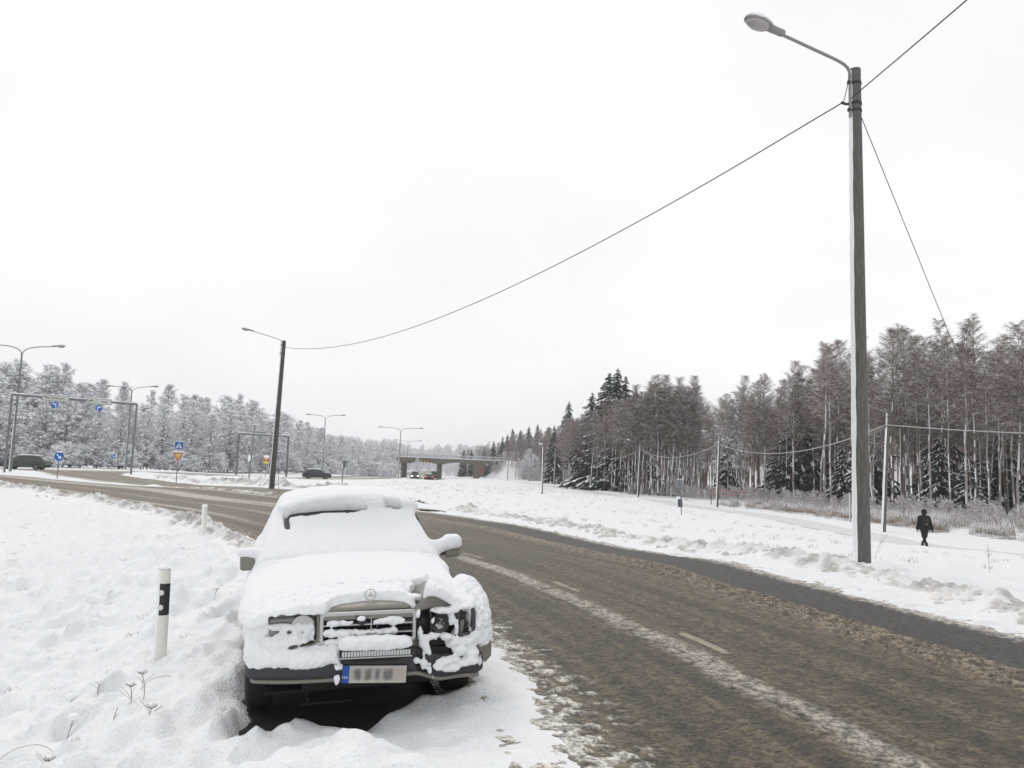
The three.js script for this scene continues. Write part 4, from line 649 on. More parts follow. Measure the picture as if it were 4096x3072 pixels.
{ const X = 22.86, D = 54, t = thing('marker_pole', 'thin grey pole standing in the brush by the forest track', 'pole', V(X, G(X, D) - 0.1, D)); part('shaft', rod(new THREE.Vector3(0, 0, 0), new THREE.Vector3(0.02, 2.1, 0), 0.035, 0.03), M.galv, t); part('plastered_snow', plaster(() => 0.034, 0.2, 2.05, -1.3, 0.9, 0.02, 16, 12), M.snow, t); }

// roadside marker posts
function markerPost(X, D, h, label, reflectors) {
  const t = thing('marker_post', label, 'marker post', V(X, G(X, D) - 0.12, D), faceAngle(X, D), 'white roadside marker posts'); t.rotation.z = 0.02;
  const H = h + 0.12, w = mat(0.72, 0.71, 0.66, 0.55);
  part('shaft', new THREE.LatheGeometry([[0.052, 0], [0.053, H * 0.5], [0.05, H - 0.03], [0.046, H - 0.006], [0.0, H]].map((p) => new THREE.Vector2(...p)), 28), w, t);
  if (reflectors) {
    part('black_band', new THREE.CylinderGeometry(0.0535, 0.0535, 0.3, 28, 1, true, -1.15, 2.5).translate(0, H - 0.29, 0), mat(0.02, 0.02, 0.022, 0.6), t);
    for (const y of [H - 0.225, H - 0.365]) part('reflector', new THREE.CylinderGeometry(0.026, 0.026, 0.008, 22).rotateX(Math.PI / 2).translate(0, 0, 0.0515).rotateY(-0.5).translate(0, y, 0), mat(0.62, 0.66, 0.63, 0.35), t);
    part('plastered_snow', plaster(() => 0.052, 0.16, H, -1.75, 0.85, 0.014, 40, 5), M.snow, t); capOn(t, 0.11, 0.11, 0.035, new THREE.Vector3(0, H - 0.006, 0));
  } else { part('plastered_snow', plaster(() => 0.051, 0.1, H, -1.0, 0.6, 0.008, 30, 8), M.snow, t); capOn(t, 0.13, 0.13, 0.06, new THREE.Vector3(0, H - 0.03, 0)); }
}
markerPost(-3.31, 8, 0.88, 'white marker post with black band and two round reflectors in the snowy verge', true);
markerPost(-6.34, 17, 0.69, 'plain white marker post beside the lumpy snow bank at the bend', false);

// ---------------------------------------------------------------- bridge
{
  const D0 = 250, t = thing('road_bridge', 'concrete road bridge with railing crossing over the highway', 'bridge', V(-23, 0, D0));
  const conc = mat(0.22, 0.20, 0.18, 0.9, { map: noiseTexture(128, (u, v) => { const k = 0.72 + 0.28 * (0.6 * tn(u, v, 6, 61) + 0.4 * tn(u, v, 24, 62)); return [k, k * 0.98, k * 0.94]; }) });
  const W = 9, x0 = -20, x1 = 24, yl = (x) => 5.12 - 0.0085 * x; // deck top falls a little to the right
  const deck = new THREE.Shape([[x0, yl(x0)], [x1, yl(x1)], [x1, yl(x1) - 0.85], [15, 4.1], [13.2, 3.9], [12, 2.6], [11.8, 3.3], [10, 3.95], [6, 4.1], [3, 3.75], [1.6, 3.35], [0.2, 3.35], [-1.3, 3.75], [-4, 4.15], [-6.5, 3.9], [-9.0, 3.45], [-10.4, 3.3], [-11.6, 3.5], [-14.5, 4.2], [x0, yl(x0) - 0.7]].map((p) => new THREE.Vector2(...p)));
  part('deck', new THREE.ExtrudeGeometry(deck, { depth: W, bevelEnabled: false }).translate(0, 0, -W), conc, t);
  for (const [x, w] of [[-10.4, 0.9], [0.9, 1.05]]) part('pier', rbox(w, 5.2, 7, x, 0.9, -W / 2, 0.08), conc, t);
  part('abutment', [new THREE.ExtrudeGeometry(new THREE.Shape([[11.9, -1.4], [11.9, 3.6], [15.3, 4.3], [15.3, 0.9], [13.4, -0.6]].map((p) => new THREE.Vector2(...p))), { depth: W - 0.4, bevelEnabled: false }).translate(0, 0, -W + 0.2)], conc, t);
  const spray = mat(0.5, 0.03, 0.025, 0.8), stroke = (pts) => pts.slice(1).map((p, k) => rod(new THREE.Vector3(pts[k][0], pts[k][1], -0.19), new THREE.Vector3(p[0], p[1], -0.19), 0.09, 0.09, 5));
  part('graffiti', [...stroke([[13.7, 0.9], [14.0, 2.1], [14.25, 1.0], [14.5, 2.2]]), ...stroke([[14.6, 2.6], [15.05, 2.3], [14.65, 1.7], [15.1, 1.5]])], spray, t);
  const rail = mat(0.42, 0.44, 0.45, 0.6, { metalness: 0.3 });
  for (let k = 0; k <= 20; k++) { const x = x0 + 0.5 + k * 2.12; part('railing_post', box(0.09, 0.95, 0.09, x, yl(x) + 0.5, -0.15), rail, t); }
  for (const [h, th] of [[0.95, 0.11], [0.62, 0.05], [0.36, 0.05]]) part('rail', rod(new THREE.Vector3(x0, yl(x0) + h, -0.12), new THREE.Vector3(x1, yl(x1) + h, -0.12), th, th, 6), rail, t);
  part('edge_snow', nets((x, y, z) => sdbox(x, y - yl(x), z, [2, 0.08, -0.4], [22, 0.14, 0.42], 0.1) + 0.1 * (vn3(x * 2, y * 3, z * 3) - 0.5), [-20.3, 4.6, -1], [24.3, 5.7, 0.2], 0.12), M.snow, t);
  part('rail_snow', rod(new THREE.Vector3(x0, yl(x0) + 1.07, -0.12), new THREE.Vector3(x1, yl(x1) + 1.07, -0.12), 0.07, 0.07, 6), M.snow, t);
  for (let k = 0; k < 6; k++) part('height_stripe', box(0.44, 0.52, 0.05, -4.1 + k * 0.44, 3.98 - 0.01 * k, 0.06), k % 2 ? M.black : mat(0.75, 0.5, 0.06, 0.6), t);
  // approach embankments
  const bank = (xa, xb, name, label) => { const g = nets((x, y, z) => { const h = 5.0 - Math.max(0, Math.abs(z + W / 2) - W / 2) * 0.55 - (xa < 0 ? Math.max(0, x - xb) : Math.max(0, xa - x)) * 0.9 + 0.5 * (fbm2(x * 0.4, z * 0.4, 3) - 0.5); return (y - h) * 0.7; }, [xa - (xa < 0 ? 0 : 7), -2, -W - 12], [xb + (xa < 0 ? 7 : 0), 6, 12], 0.6); const o = structure(name, g, M.snow); o.position.copy(V(-23, 0, D0)); };
  bank(-70, -19.5, 'embankment', ''); bank(21.5, 70, 'embankment_001', '');
}

// ---------------------------------------------------------------- traffic
// local frame: nose towards +x, y up; profile points are [x, y]
const TYPES = {
  estate: { L: 4.5, W: 1.78, body: [[-2.2, 0.32], [-2.24, 0.62], [-2.2, 0.88], [-1.9, 0.93], [1.15, 0.94], [1.95, 0.82], [2.2, 0.66], [2.24, 0.4], [2.15, 0.28], [-2.1, 0.28]], cab: [[-2.16, 0.9], [-1.95, 1.36], [-1.55, 1.47], [0.1, 1.45], [0.45, 1.38], [1.2, 0.93]], r: 0.32, wb: [-1.32, 1.35] },
  hatch: { L: 4.3, W: 1.78, body: [[-2.1, 0.34], [-2.14, 0.6], [-2.08, 0.9], [-1.8, 0.95], [1.1, 0.94], [1.8, 0.84], [2.1, 0.66], [2.12, 0.4], [2.0, 0.28], [-2.0, 0.28]], cab: [[-2.0, 0.92], [-1.55, 1.34], [-1.0, 1.46], [0.0, 1.45], [0.4, 1.37], [1.15, 0.94]], r: 0.33, wb: [-1.3, 1.3] },
  saloon: { L: 4.6, W: 1.8, body: [[-2.25, 0.34], [-2.28, 0.66], [-2.2, 0.92], [-1.5, 0.97], [1.15, 0.94], [2.0, 0.82], [2.26, 0.62], [2.26, 0.38], [2.15, 0.28], [-2.15, 0.28]], cab: [[-1.75, 0.95], [-1.1, 1.36], [-0.6, 1.43], [0.1, 1.42], [0.45, 1.35], [1.2, 0.94]], r: 0.32, wb: [-1.4, 1.4] },
  jeep: { L: 4.6, W: 1.85, body: [[-2.25, 0.45], [-2.28, 0.8], [-2.26, 1.1], [1.0, 1.1], [1.9, 1.06], [2.2, 0.95], [2.24, 0.5], [2.1, 0.4], [-2.1, 0.4]], cab: [[-2.22, 1.08], [-2.16, 1.88], [-1.9, 1.94], [0.2, 1.92], [0.5, 1.86], [0.95, 1.1]], r: 0.38, wb: [-1.4, 1.45] },
};
function vehicle(name, label, kind, X, D, heading, color, { lights, tails, snow = 0.05, scale = 1, dy = 0 } = {}) {
  const T = TYPES[kind], t = thing(name, label, 'car', V(X, macro(X, D) + dy, D), heading); t.scale.setScalar(scale);
  const paint = new THREE.MeshPhysicalMaterial({ color: new THREE.Color().setRGB(...color), roughness: 0.4, clearcoat: 0.4, clearcoatRoughness: 0.3 }), glass = new THREE.MeshPhysicalMaterial({ color: new THREE.Color().setRGB(0.025, 0.03, 0.032), roughness: 0.15, clearcoat: 0.5 });
  const prism = (pts, w, bev) => new THREE.ExtrudeGeometry(new THREE.Shape(pts.map((p) => new THREE.Vector2(...p))), { depth: w - 2 * bev, bevelEnabled: true, bevelSize: bev, bevelThickness: bev, bevelSegments: 3 }).translate(0, 0, -w / 2 + bev);
  part('body', prism(T.body, T.W, 0.05), paint, t);
  const taper = (g) => { const p = g.attributes.position; for (let i = 0; i < p.count; i++) { const k = Math.max(0, (p.getY(i) - 0.9) / 0.55); p.setZ(i, p.getZ(i) * (1 - 0.17 * Math.min(1.4, k))); } g.computeVertexNormals(); return g; };
  part('cabin', taper(prism(T.cab, T.W - 0.1, 0.03)), paint, t);
  const c = T.cab, mid = (a, b, k) => [mix(a[0], b[0], k), mix(a[1], b[1], k)], base = c[0][1] + 0.06, roof = c[2][1] - 0.1;
  for (const s of [-1, 1]) for (const [xa, xb] of [[c[1][0] + 0.15, -0.35], [-0.27, c[4][0] + 0.2]]) {
    const g = new THREE.ExtrudeGeometry(new THREE.Shape([[xa - 0.12, base], [xb + (xb > 0 ? 0.42 : 0), base], [xb, roof], [xa + 0.1, roof]].map((p) => new THREE.Vector2(...p))), { depth: 0.02, bevelEnabled: false }).translate(0, 0, s * (T.W / 2 - 0.03) - 0.01); part('side_window', taper(g), glass, t);
  }
  const sheet = (a, b, off) => { const w = T.W / 2 - 0.16, dx = b[0] - a[0], dy = b[1] - a[1], l = Math.hypot(dx, dy), n = [off * dy / l, -off * dx / l], A = mid(a, b, 0.1), B = mid(a, b, 0.92), g = new THREE.BufferGeometry(); g.setAttribute('position', new THREE.Float32BufferAttribute([A[0] + n[0], A[1] + n[1], w, A[0] + n[0], A[1] + n[1], -w, B[0] + n[0], B[1] + n[1], -w * 0.84, B[0] + n[0], B[1] + n[1], w * 0.84], 3)); g.setIndex([0, 1, 2, 0, 2, 3]); g.computeVertexNormals(); return g; };
  part('windscreen', sheet(c[5], c[4], 0.045), glass, t); part('rear_window', sheet(c[0], c[1], -0.045), glass, t);
  for (const x of T.wb) for (const s of [-1, 1]) { const w = new THREE.Group(); w.name = 'wheel'; w.position.set(x, T.r, s * (T.W / 2 - 0.1)); t.add(w); part('tyre', new THREE.CylinderGeometry(T.r, T.r, 0.22, 24).rotateX(Math.PI / 2), M.rubber, w); part('rim', new THREE.CylinderGeometry(T.r * 0.62, T.r * 0.62, 0.235, 18).rotateX(Math.PI / 2), mat(0.16, 0.16, 0.17, 0.5, { metalness: 0.5 }), w); }
  const nx = Math.max(...T.body.map((p) => p[0])) + 0.04, bx = Math.min(...T.body.map((p) => p[0])) - 0.04, ly = T.body[1][1];
  for (const s of [-1, 1]) {
    part('headlight', rbox(0.06, 0.14, 0.3, nx - 0.05, ly + 0.06, s * (T.W / 2 - 0.28), 0.02), lights ? new THREE.MeshStandardMaterial({ color: 0xffffff, emissive: new THREE.Color(1, 0.93, 0.8), emissiveIntensity: lights }) : mat(0.5, 0.5, 0.5, 0.2), t);
    part('tail_light', rbox(0.06, 0.18, 0.26, bx + 0.04, ly + 0.12, s * (T.W / 2 - 0.22), 0.02), tails ? new THREE.MeshStandardMaterial({ color: 0x880808, emissive: new THREE.Color(1, 0.1, 0.06), emissiveIntensity: tails }) : mat(0.35, 0.02, 0.02, 0.3), t);
  }
  part('bumper', [rbox(0.1, 0.2, T.W - 0.2, nx - 0.03, 0.42, 0, 0.03), rbox(0.1, 0.2, T.W - 0.2, bx + 0.03, 0.42, 0, 0.03)], M.rubber, t);
  if (snow) part('roof_snow', nets((x, y, z) => sdbox(x, y, z, [(c[1][0] + c[4][0]) / 2 + 0.1, c[2][1] + 0.03, 0], [(c[4][0] - c[1][0]) / 2, snow + 0.03, T.W / 2 - 0.24], 0.05) + 0.03 * (vn3(x * 4, y * 4, z * 4) - 0.5), [c[1][0] - 0.2, c[2][1] - 0.15, -1], [c[4][0] + 0.3, c[2][1] + 0.3, 1], 0.06), M.snow, t);
  return t;
}
const headOf = (fx, fd) => Math.atan2(fd, fx); // heading of a car driving in direction (fx to the right, fd away)
vehicle('green_car', 'dark green car driving behind the left gantry post', 'hatch', -54.6, 91.0, headOf(-1, -0.2), [0.03, 0.052, 0.03], { lights: 4, scale: 1.08 });
vehicle('hatchback', 'dark blue hatchback with snowy rear window on the highway', 'hatch', -29.9, 125.5, headOf(1, 0.35), [0.022, 0.028, 0.042], { snow: 0.07 });
vehicle('black_saloon', 'black saloon with red tail lights driving towards the bridge', 'saloon', -20.2, 203, headOf(-0.15, 1), [0.02, 0.02, 0.022], { tails: 3, scale: 1.15 });
vehicle('off_road_car', 'boxy grey-green off-road car just ahead of the black saloon', 'jeep', -20.4, 219, headOf(-0.1, 1), [0.05, 0.055, 0.045], { snow: 0.03, scale: 1.15 });
vehicle('oncoming_car', 'dark car with bright headlights coming out from under the bridge', 'jeep', -24.3, 208, headOf(0.12, -1), [0.04, 0.04, 0.05], { lights: 9, scale: 1.1 });
vehicle('distant_car', 'tiny car with headlights far behind the left bridge pier', 'hatch', -39, 300, headOf(0.15, -1), [0.06, 0.05, 0.06], { lights: 9 });
vehicle('distant_car', 'tiny car with headlights on the far bend, seen between the bridge piers', 'jeep', -33, 410, headOf(-0.4, -1), [0.05, 0.05, 0.06], { lights: 9, dy: 0.1 });

// ---------------------------------------------------------------- walker
{
  const X = 20.4, D = 39.6, t = thing('person', 'person in black hooded jacket and trousers walking away along the footpath', 'person', V(X, macro(X, D) - 0.06, D), -0.25);
  // seen from behind: front is -z, feet on y = 0; x to the viewer's right
  const cap = (a, b, ra, rb) => [a, b, ra, rb];
  const legs = [cap([-0.10, 0.92, 0], [-0.035, 0.5, -0.10], 0.115, 0.075), cap([-0.035, 0.5, -0.10], [0.075, 0.09, 0.0], 0.072, 0.05), cap([0.075, 0.05, 0.03], [0.09, 0.04, -0.17], 0.05, 0.04), cap([0.10, 0.92, 0], [0.03, 0.52, 0.06], 0.115, 0.078), cap([0.03, 0.52, 0.06], [-0.15, 0.16, 0.24], 0.072, 0.05), cap([-0.15, 0.12, 0.27], [-0.175, 0.06, 0.1], 0.048, 0.04)];
  const torso = [cap([0, 0.92, 0], [0, 1.12, -0.02], 0.165, 0.17), cap([0, 1.12, -0.02], [0, 1.36, -0.03], 0.17, 0.16), cap([-0.13, 1.40, -0.03], [0.13, 1.40, -0.03], 0.09, 0.09), cap([0, 1.42, -0.03], [0, 1.56, -0.05], 0.07, 0.06), cap([-0.08, 0.9, 0], [0.08, 0.9, 0], 0.14, 0.14)];
  const arms = [cap([-0.2, 1.40, -0.03], [-0.27, 1.12, 0.03], 0.075, 0.06), cap([-0.27, 1.12, 0.03], [-0.31, 0.88, -0.04], 0.057, 0.042), cap([0.2, 1.40, -0.03], [0.27, 1.12, -0.02], 0.075, 0.06), cap([0.27, 1.12, -0.02], [0.33, 0.87, 0.06], 0.057, 0.042)];
  const all = [...legs, ...torso, ...arms], q = (list, k) => (x, y, z) => { let d = 9; for (const [a, b, ra, rb] of list) d = smin(d, capsule(x, y, z, a, b, ra, rb), k); return d; };
  const cloth = mat(0.012, 0.011, 0.014, 0.9), skinD = mat(0.02, 0.016, 0.018, 0.9);
  const hands = []; for (const [hx, hy, hz, s] of [[-0.318, 0.84, -0.05, -1], [0.345, 0.825, 0.08, 1]]) { hands.push(cap([hx, hy, hz], [hx + 0.004 * s, hy - 0.06, hz], 0.034, 0.03)); for (let f = 0; f < 4; f++) { const o = (f - 1.5) * 0.017, l = [0.05, 0.06, 0.056, 0.044][f]; hands.push(cap([hx + 0.004 * s, hy - 0.075, hz + o], [hx - 0.004 * s, hy - 0.085 - l * 0.6, hz + o], 0.0095, 0.009)); hands.push(cap([hx - 0.004 * s, hy - 0.085 - l * 0.6, hz + o], [hx - 0.016 * s, hy - 0.085 - l, hz + o], 0.009, 0.008)); } hands.push(cap([hx - 0.012 * s, hy - 0.02, hz - 0.03], [hx - 0.016 * s, hy - 0.07, hz - 0.05], 0.011, 0.009)); }
  const head = (x, y, z) => smin(ell(x, y, z, [0, 1.645, -0.06], [0.08, 0.115, 0.098]), capsule(x, y, z, [0, 1.63, -0.155], [0, 1.61, -0.17], 0.016, 0.018), 0.02);
  const body = q(all, 0.05), gl = q(hands, 0.006);
  part('body', nets((x, y, z) => Math.min(smin(body(x, y, z), head(x, y, z), 0.03), gl(x, y, z)), [-0.45, -0.02, -0.35], [0.48, 1.8, 0.4], 0.0135), skinD, t);
  const jacketQ = q([...torso, ...arms], 0.06);
  part('jacket', nets((x, y, z) => Math.max(jacketQ(x, y, z) - 0.018 - 0.015 * sstep(1.1, 0.85, y) - 0.008 * (vn3(x * 14, y * 9, z * 14) - 0.5), 0.80 - y + 0.02 * vn3(x * 9, 1, z * 9), y - 1.53), [-0.5, 0.74, -0.32], [0.52, 1.56, 0.34], 0.0165), cloth, t);
  part('hood', nets((x, y, z) => Math.max(smin(ell(x, y, z, [0, 1.655, -0.04], [0.125, 0.15, 0.135]), sdbox(x, y, z, [0, 1.7, -0.03], [0.105, 0.09, 0.1], 0.07), 0.05), -ell(x, y, z, [0, 1.63, -0.2], [0.085, 0.11, 0.1])), [-0.17, 1.46, -0.22], [0.17, 1.86, 0.14], 0.014), cloth, t);
  const bp = new THREE.Group(); bp.name = 'backpack'; t.add(bp);
  part('bag', nets((x, y, z) => sdbox(x, y, z, [0.02, 1.18, 0.2], [0.15, 0.2, 0.085], 0.06), [-0.2, 0.92, 0.06], [0.24, 1.45, 0.34], 0.018), mat(0.018, 0.016, 0.012, 0.85), bp);
  part('print', box(0.1, 0.012, 0.004, 0.08, 1.3, 0.286), mat(0.3, 0.2, 0.06, 0.7), bp); part('print', box(0.13, 0.008, 0.004, 0.09, 1.24, 0.287), mat(0.2, 0.13, 0.05, 0.7), bp);
  part('reflector_tag', new THREE.SphereGeometry(0.022, 12, 8).translate(0.04, 1.1, 0.3), mat(0.8, 0.8, 0.8, 0.4), bp);
  for (const s of [-1, 1]) part('boot', nets((x, y, z) => (s > 0 ? smin(capsule(x, y, z, [0.075, 0.045, 0.03], [0.09, 0.04, -0.17], 0.062, 0.05), capsule(x, y, z, [0.075, 0.05, 0.02], [0.07, 0.16, 0.02], 0.062, 0.064), 0.03) : smin(capsule(x, y, z, [-0.15, 0.13, 0.28], [-0.175, 0.06, 0.1], 0.06, 0.05), capsule(x, y, z, [-0.15, 0.13, 0.26], [-0.135, 0.24, 0.21], 0.062, 0.062), 0.03)), s > 0 ? [-0.06, -0.03, -0.25] : [-0.27, -0.03, 0.0], s > 0 ? [0.18, 0.26, 0.13] : [0.02, 0.34, 0.4], 0.014), mat(0.03, 0.025, 0.028, 0.8), t);
}

// ---------------------------------------------------------------- trees
// every twig is a thin three-sided spike; snow lies on top of it as a second, whiter spike
class Spikes {
  constructor() { this.p = []; }
  add(a, b, r) { // cone-like spike a -> b
    const dx = b[0] - a[0], dy = b[1] - a[1], dz = b[2] - a[2], l = Math.hypot(dx, dy, dz) || 1; let ux = dy * 0 - dz, uz = dx, ul = Math.hypot(ux, uz); if (ul < 1e-3) { ux = 1; uz = 0; ul = 1; } ux /= ul; uz /= ul;
    const vx = (dy * uz - 0) / l, vy = (dz * ux - dx * uz) / l, vz = (0 - dy * ux) / l, q = [];
    for (let k = 0; k < 3; k++) { const c = Math.cos(k * 2.094 + 0.5) * r, s = Math.sin(k * 2.094 + 0.5) * r; q.push([a[0] + ux * c + vx * s, a[1] + vy * s, a[2] + uz * c + vz * s]); }
    for (let k = 0; k < 3; k++) { const m = q[k], n = q[(k + 1) % 3]; this.p.push(...m, ...n, ...b); }
  }
  tube(a, b, ra, rb, n = 4) { // tapered piece
    const A = new THREE.Vector3(...a), B = new THREE.Vector3(...b), d = B.clone().sub(A).normalize(), u = new THREE.Vector3(-d.z, 0, d.x); if (u.lengthSq() < 1e-4) u.set(1, 0, 0); u.normalize(); const w = d.clone().cross(u), P = (c, r, k) => c.clone().addScaledVector(u, Math.cos(k * 2 * Math.PI / n) * r).addScaledVector(w, Math.sin(k * 2 * Math.PI / n) * r).toArray();
    for (let k = 0; k < n; k++) { const p0 = P(A, ra, k), p1 = P(A, ra, k + 1), p2 = P(B, rb, k), p3 = P(B, rb, k + 1); this.p.push(...p0, ...p1, ...p2, ...p1, ...p3, ...p2); }
  }
  blob(c, rx, ry, rz, R) { const q = [[1, 0, 0], [0, 0, 1], [-1, 0, 0], [0, 0, -1]].map((v) => [c[0] + v[0] * rx * (0.7 + 0.6 * R()), c[1] - ry * 0.3 + (R() - 0.7) * ry, c[2] + v[2] * rz * (0.7 + 0.6 * R())]), t = [c[0] + (R() - 0.5) * rx, c[1] + ry, c[2] + (R() - 0.5) * rz], b = [c[0], c[1] - ry, c[2]]; for (let k = 0; k < 4; k++) { const m = q[k], n = q[(k + 1) % 4]; this.p.push(...m, ...t, ...n, ...n, ...b, ...m); } }
  tri(a, b, c) { this.p.push(...a, ...b, ...c); }
  geo() { const g = new THREE.BufferGeometry(); g.setAttribute('position', new THREE.Float32BufferAttribute(this.p, 3)); return g; }
}
function broadleaf(o) {
  const R = rngOf(o.seed), tr = new Spikes(), tw = new Spikes(), sn = new Spikes(), H = o.h, axis = [];
  let x = 0, z = 0; const n = 10, wob = o.wobble ?? 0.12; for (let i = 0; i <= n; i++) { axis.push([x, H * i / n, z]); x += (R() - 0.5) * wob * H / n * 1.6 + (o.lean || 0) * H / n; z += (R() - 0.5) * wob * H / n * 1.6; }
  const rad = (k) => o.r * (1 - 0.93 * k) + 0.008, at = (k) => { const f = Math.min(n - 1e-6, k * n), i = Math.floor(f), t = f - i; return [0, 1, 2].map((c) => mix(axis[i][c], axis[i + 1][c], t)); };
  for (let i = 0; i < n; i++) tr.tube(axis[i], axis[i + 1], rad(i / n), rad((i + 1) / n), 7);
  if (o.plaster) for (let i = 0; i < n * 3; i++) { if (R() > o.plaster) continue; const a = at(i / n / 3), b = at((i + 1) / n / 3), ra = rad(i / n / 3), s = [-0.82, 0, 0.57]; sn.tube([a[0] + s[0] * ra * 0.55, a[1], a[2] + s[2] * ra * 0.55], [b[0] + s[0] * ra * 0.5, b[1], b[2] + s[2] * ra * 0.5], ra * 0.72, ra * 0.66, 5); }
  const snowOn = (a, b, r, k = 1) => { if (R() > o.snow * k) return; const e = o.snowR * (0.7 + 0.7 * R()); sn.add([a[0], a[1] + r + e * 0.4, a[2]], [b[0], b[1] + e * 0.5, b[2]], e); };
  for (let i = 0; i < o.limbs; i++) {
    const k = o.base + (1 - o.base) * Math.pow((i + R() * 0.8) / o.limbs, 0.9), p = at(Math.min(0.985, k)), az = i * 2.4 + R() * 0.9, kk = (k - o.base) / (1 - o.base), shape = o.round ? Math.pow(Math.max(0, 1 - Math.pow(kk, o.dome || 1.5)), 0.9) * (0.7 + 0.3 * Math.min(1, kk * 4)) : (1 - kk) * 0.95 + 0.1;
    const L = o.spread * (0.16 + 0.84 * shape) * (0.65 + 0.65 * R()), el = mix(o.el0, o.el1, kk) + (R() - 0.5) * 0.35;
    let a = p, dirX = Math.cos(az), dirZ = Math.sin(az), e = el; const seg = 4, r0 = Math.min(rad(k) * 0.6, 0.012 + 0.012 * L), pts = [p];
    for (let s = 0; s < seg; s++) { const l = L / seg, b = [a[0] + dirX * Math.cos(e) * l, a[1] + Math.sin(e) * l, a[2] + dirZ * Math.cos(e) * l]; tr.tube(a, b, r0 * (1 - s / seg * 0.8), r0 * (1 - (s + 1) / seg * 0.8), 3); snowOn(a, b, r0 * (1 - s / seg), 0.9); e -= o.arch ? o.droop * (s < 1 ? 0.25 : 0.75) * (0.5 + R()) : o.droop * (0.2 + 0.5 * R()); const da = (R() - 0.5) * 0.7, c = Math.cos(da), d = Math.sin(da); [dirX, dirZ] = [dirX * c - dirZ * d, dirX * d + dirZ * c]; a = b; pts.push(b); }
    for (let j = 0; j < o.subs; j++) {
      const f = 0.15 + 0.85 * (j + R()) / o.subs, q = Math.min(seg - 1e-6, f * seg), qi = Math.floor(q), c0 = [0, 1, 2].map((c) => mix(pts[qi][c], pts[qi + 1][c], q - qi));
      const a2 = az + (R() - 0.5) * 2.6, l2 = L * (0.22 + 0.3 * R()) * (1.2 - 0.5 * f), e2 = o.bushy ? 0.25 + (R() - 0.5) * 2.0 : el * 0.6 + (R() - 0.4) * 0.8 - o.droop * 0.6, c1 = [c0[0] + Math.cos(a2) * Math.cos(e2) * l2, c0[1] + Math.sin(e2) * l2, c0[2] + Math.sin(a2) * Math.cos(e2) * l2];
      tw.add(c0, c1, 0.011 * o.tw); snowOn(c0, c1, 0.01, 1);
      if (o.clump && R() < o.clump) for (let w = 0; w < 2; w++) { const g = 0.25 + 0.6 * R(), c = [0, 1, 2].map((q) => mix(c0[q], c1[q], g)), rr = o.clumpR * (0.5 + 0.9 * R()); sn.blob([c[0] + (R() - 0.5) * 0.2, c[1] + rr * 0.2, c[2] + (R() - 0.5) * 0.2], rr * (0.6 + 0.7 * R()), rr * (0.45 + 0.5 * R()), rr * (0.6 + 0.7 * R()), R); }
      for (let m = 0, tn2 = o.bushy ? o.twigs : Math.round(o.twigs * (kk > 0.7 ? 0.55 : 1)); m < tn2; m++) {
        const g = (m + R()) / tn2, d0 = [0, 1, 2].map((c) => mix(c0[c], c1[c], g)), a3 = a2 + (R() - 0.5) * 3.4, l3 = (0.28 + 0.5 * R()) * o.tl, e3 = o.bushy ? (R() - 0.55) * 2.4 : (R() - 0.5) * 1.3 + 0.25 - o.droop * 1.1;
        const d1 = [d0[0] + Math.cos(a3) * Math.cos(e3) * l3, d0[1] + Math.sin(e3) * l3, d0[2] + Math.sin(a3) * Math.cos(e3) * l3]; tw.add(d0, d1, 0.0075 * o.tw); snowOn(d0, d1, 0.006, 1);
      }
    }
  }
  return { trunk: tr.geo(), crown: tw.geo(), snow: sn.geo() };
}
function spruce(o) {
  const R = rngOf(o.seed), tr = new Spikes(), gr = new Spikes(), sn = new Spikes(), H = o.h;
  tr.tube([0, 0, 0], [0, H * 0.96, 0], o.r, 0.02, 7);
  const W = o.whorls; for (let i = 0; i < W; i++) {
    const k = o.base + (1 - o.base) * (i + 0.4 * R()) / W, y = H * k, nb = 6 + Math.floor(R() * 3), L = o.spread * Math.pow(1 - k, 0.8) * (0.8 + 0.4 * R()) + 0.12;
    for (let b = 0; b < nb; b++) {
      const yj = (R() - 0.5) * 1.1 * H / W, az = b / nb * 6.283 + i * 1.3 + R() * 0.9, l = L * (0.5 + 0.75 * R()), ca = Math.cos(az), sa = Math.sin(az), S = 6, dip = 0.35 + 0.3 * R(), P = (f, side, up) => [ca * l * f - sa * side, y + yj + up - dip * l * f * f + 0.12 * l * f * f * f * f, sa * l * f + ca * side];
      for (let s = 0; s < S; s++) {
        const f0 = s / S, f1 = (s + 1) / S, w = l * 0.26 * (1 - f0 * 0.75) * (0.7 + 0.6 * R()), hang = -0.06 - 0.16 * R() * l;
        gr.tri(P(f0, 0, 0.03), P(f1, w, hang), P(Math.min(1, f1 + 0.08), 0, 0)); gr.tri(P(f0, 0, 0.03), P(f1, -w, hang), P(Math.min(1, f1 + 0.08), 0, 0)); gr.tri(P(f0, w * 0.4, 0), P(f1, w * 0.7, hang * 2.2), P(f1, 0.1 * w, hang)); gr.tri(P(f0, -w * 0.4, 0), P(f1, -w * 0.7, hang * 2.2), P(f1, -0.1 * w, hang));
        if (R() < o.snow) { const h = 0.05 + 0.03 * R(), ws = w * (0.5 + 0.4 * R()); sn.tri(P(f0, 0, 0.03 + h), P(f1, ws, hang * 0.6 + h), P(f1 + 0.05, 0, h)); sn.tri(P(f0, 0, 0.03 + h), P(f1, -ws, hang * 0.6 + h), P(f1 + 0.05, 0, h)); }
      }
    }
  }
  gr.add([0, H * 0.93, 0], [0, H, 0], 0.05);
  return { trunk: tr.geo(), crown: gr.geo(), snow: sn.geo() };
}
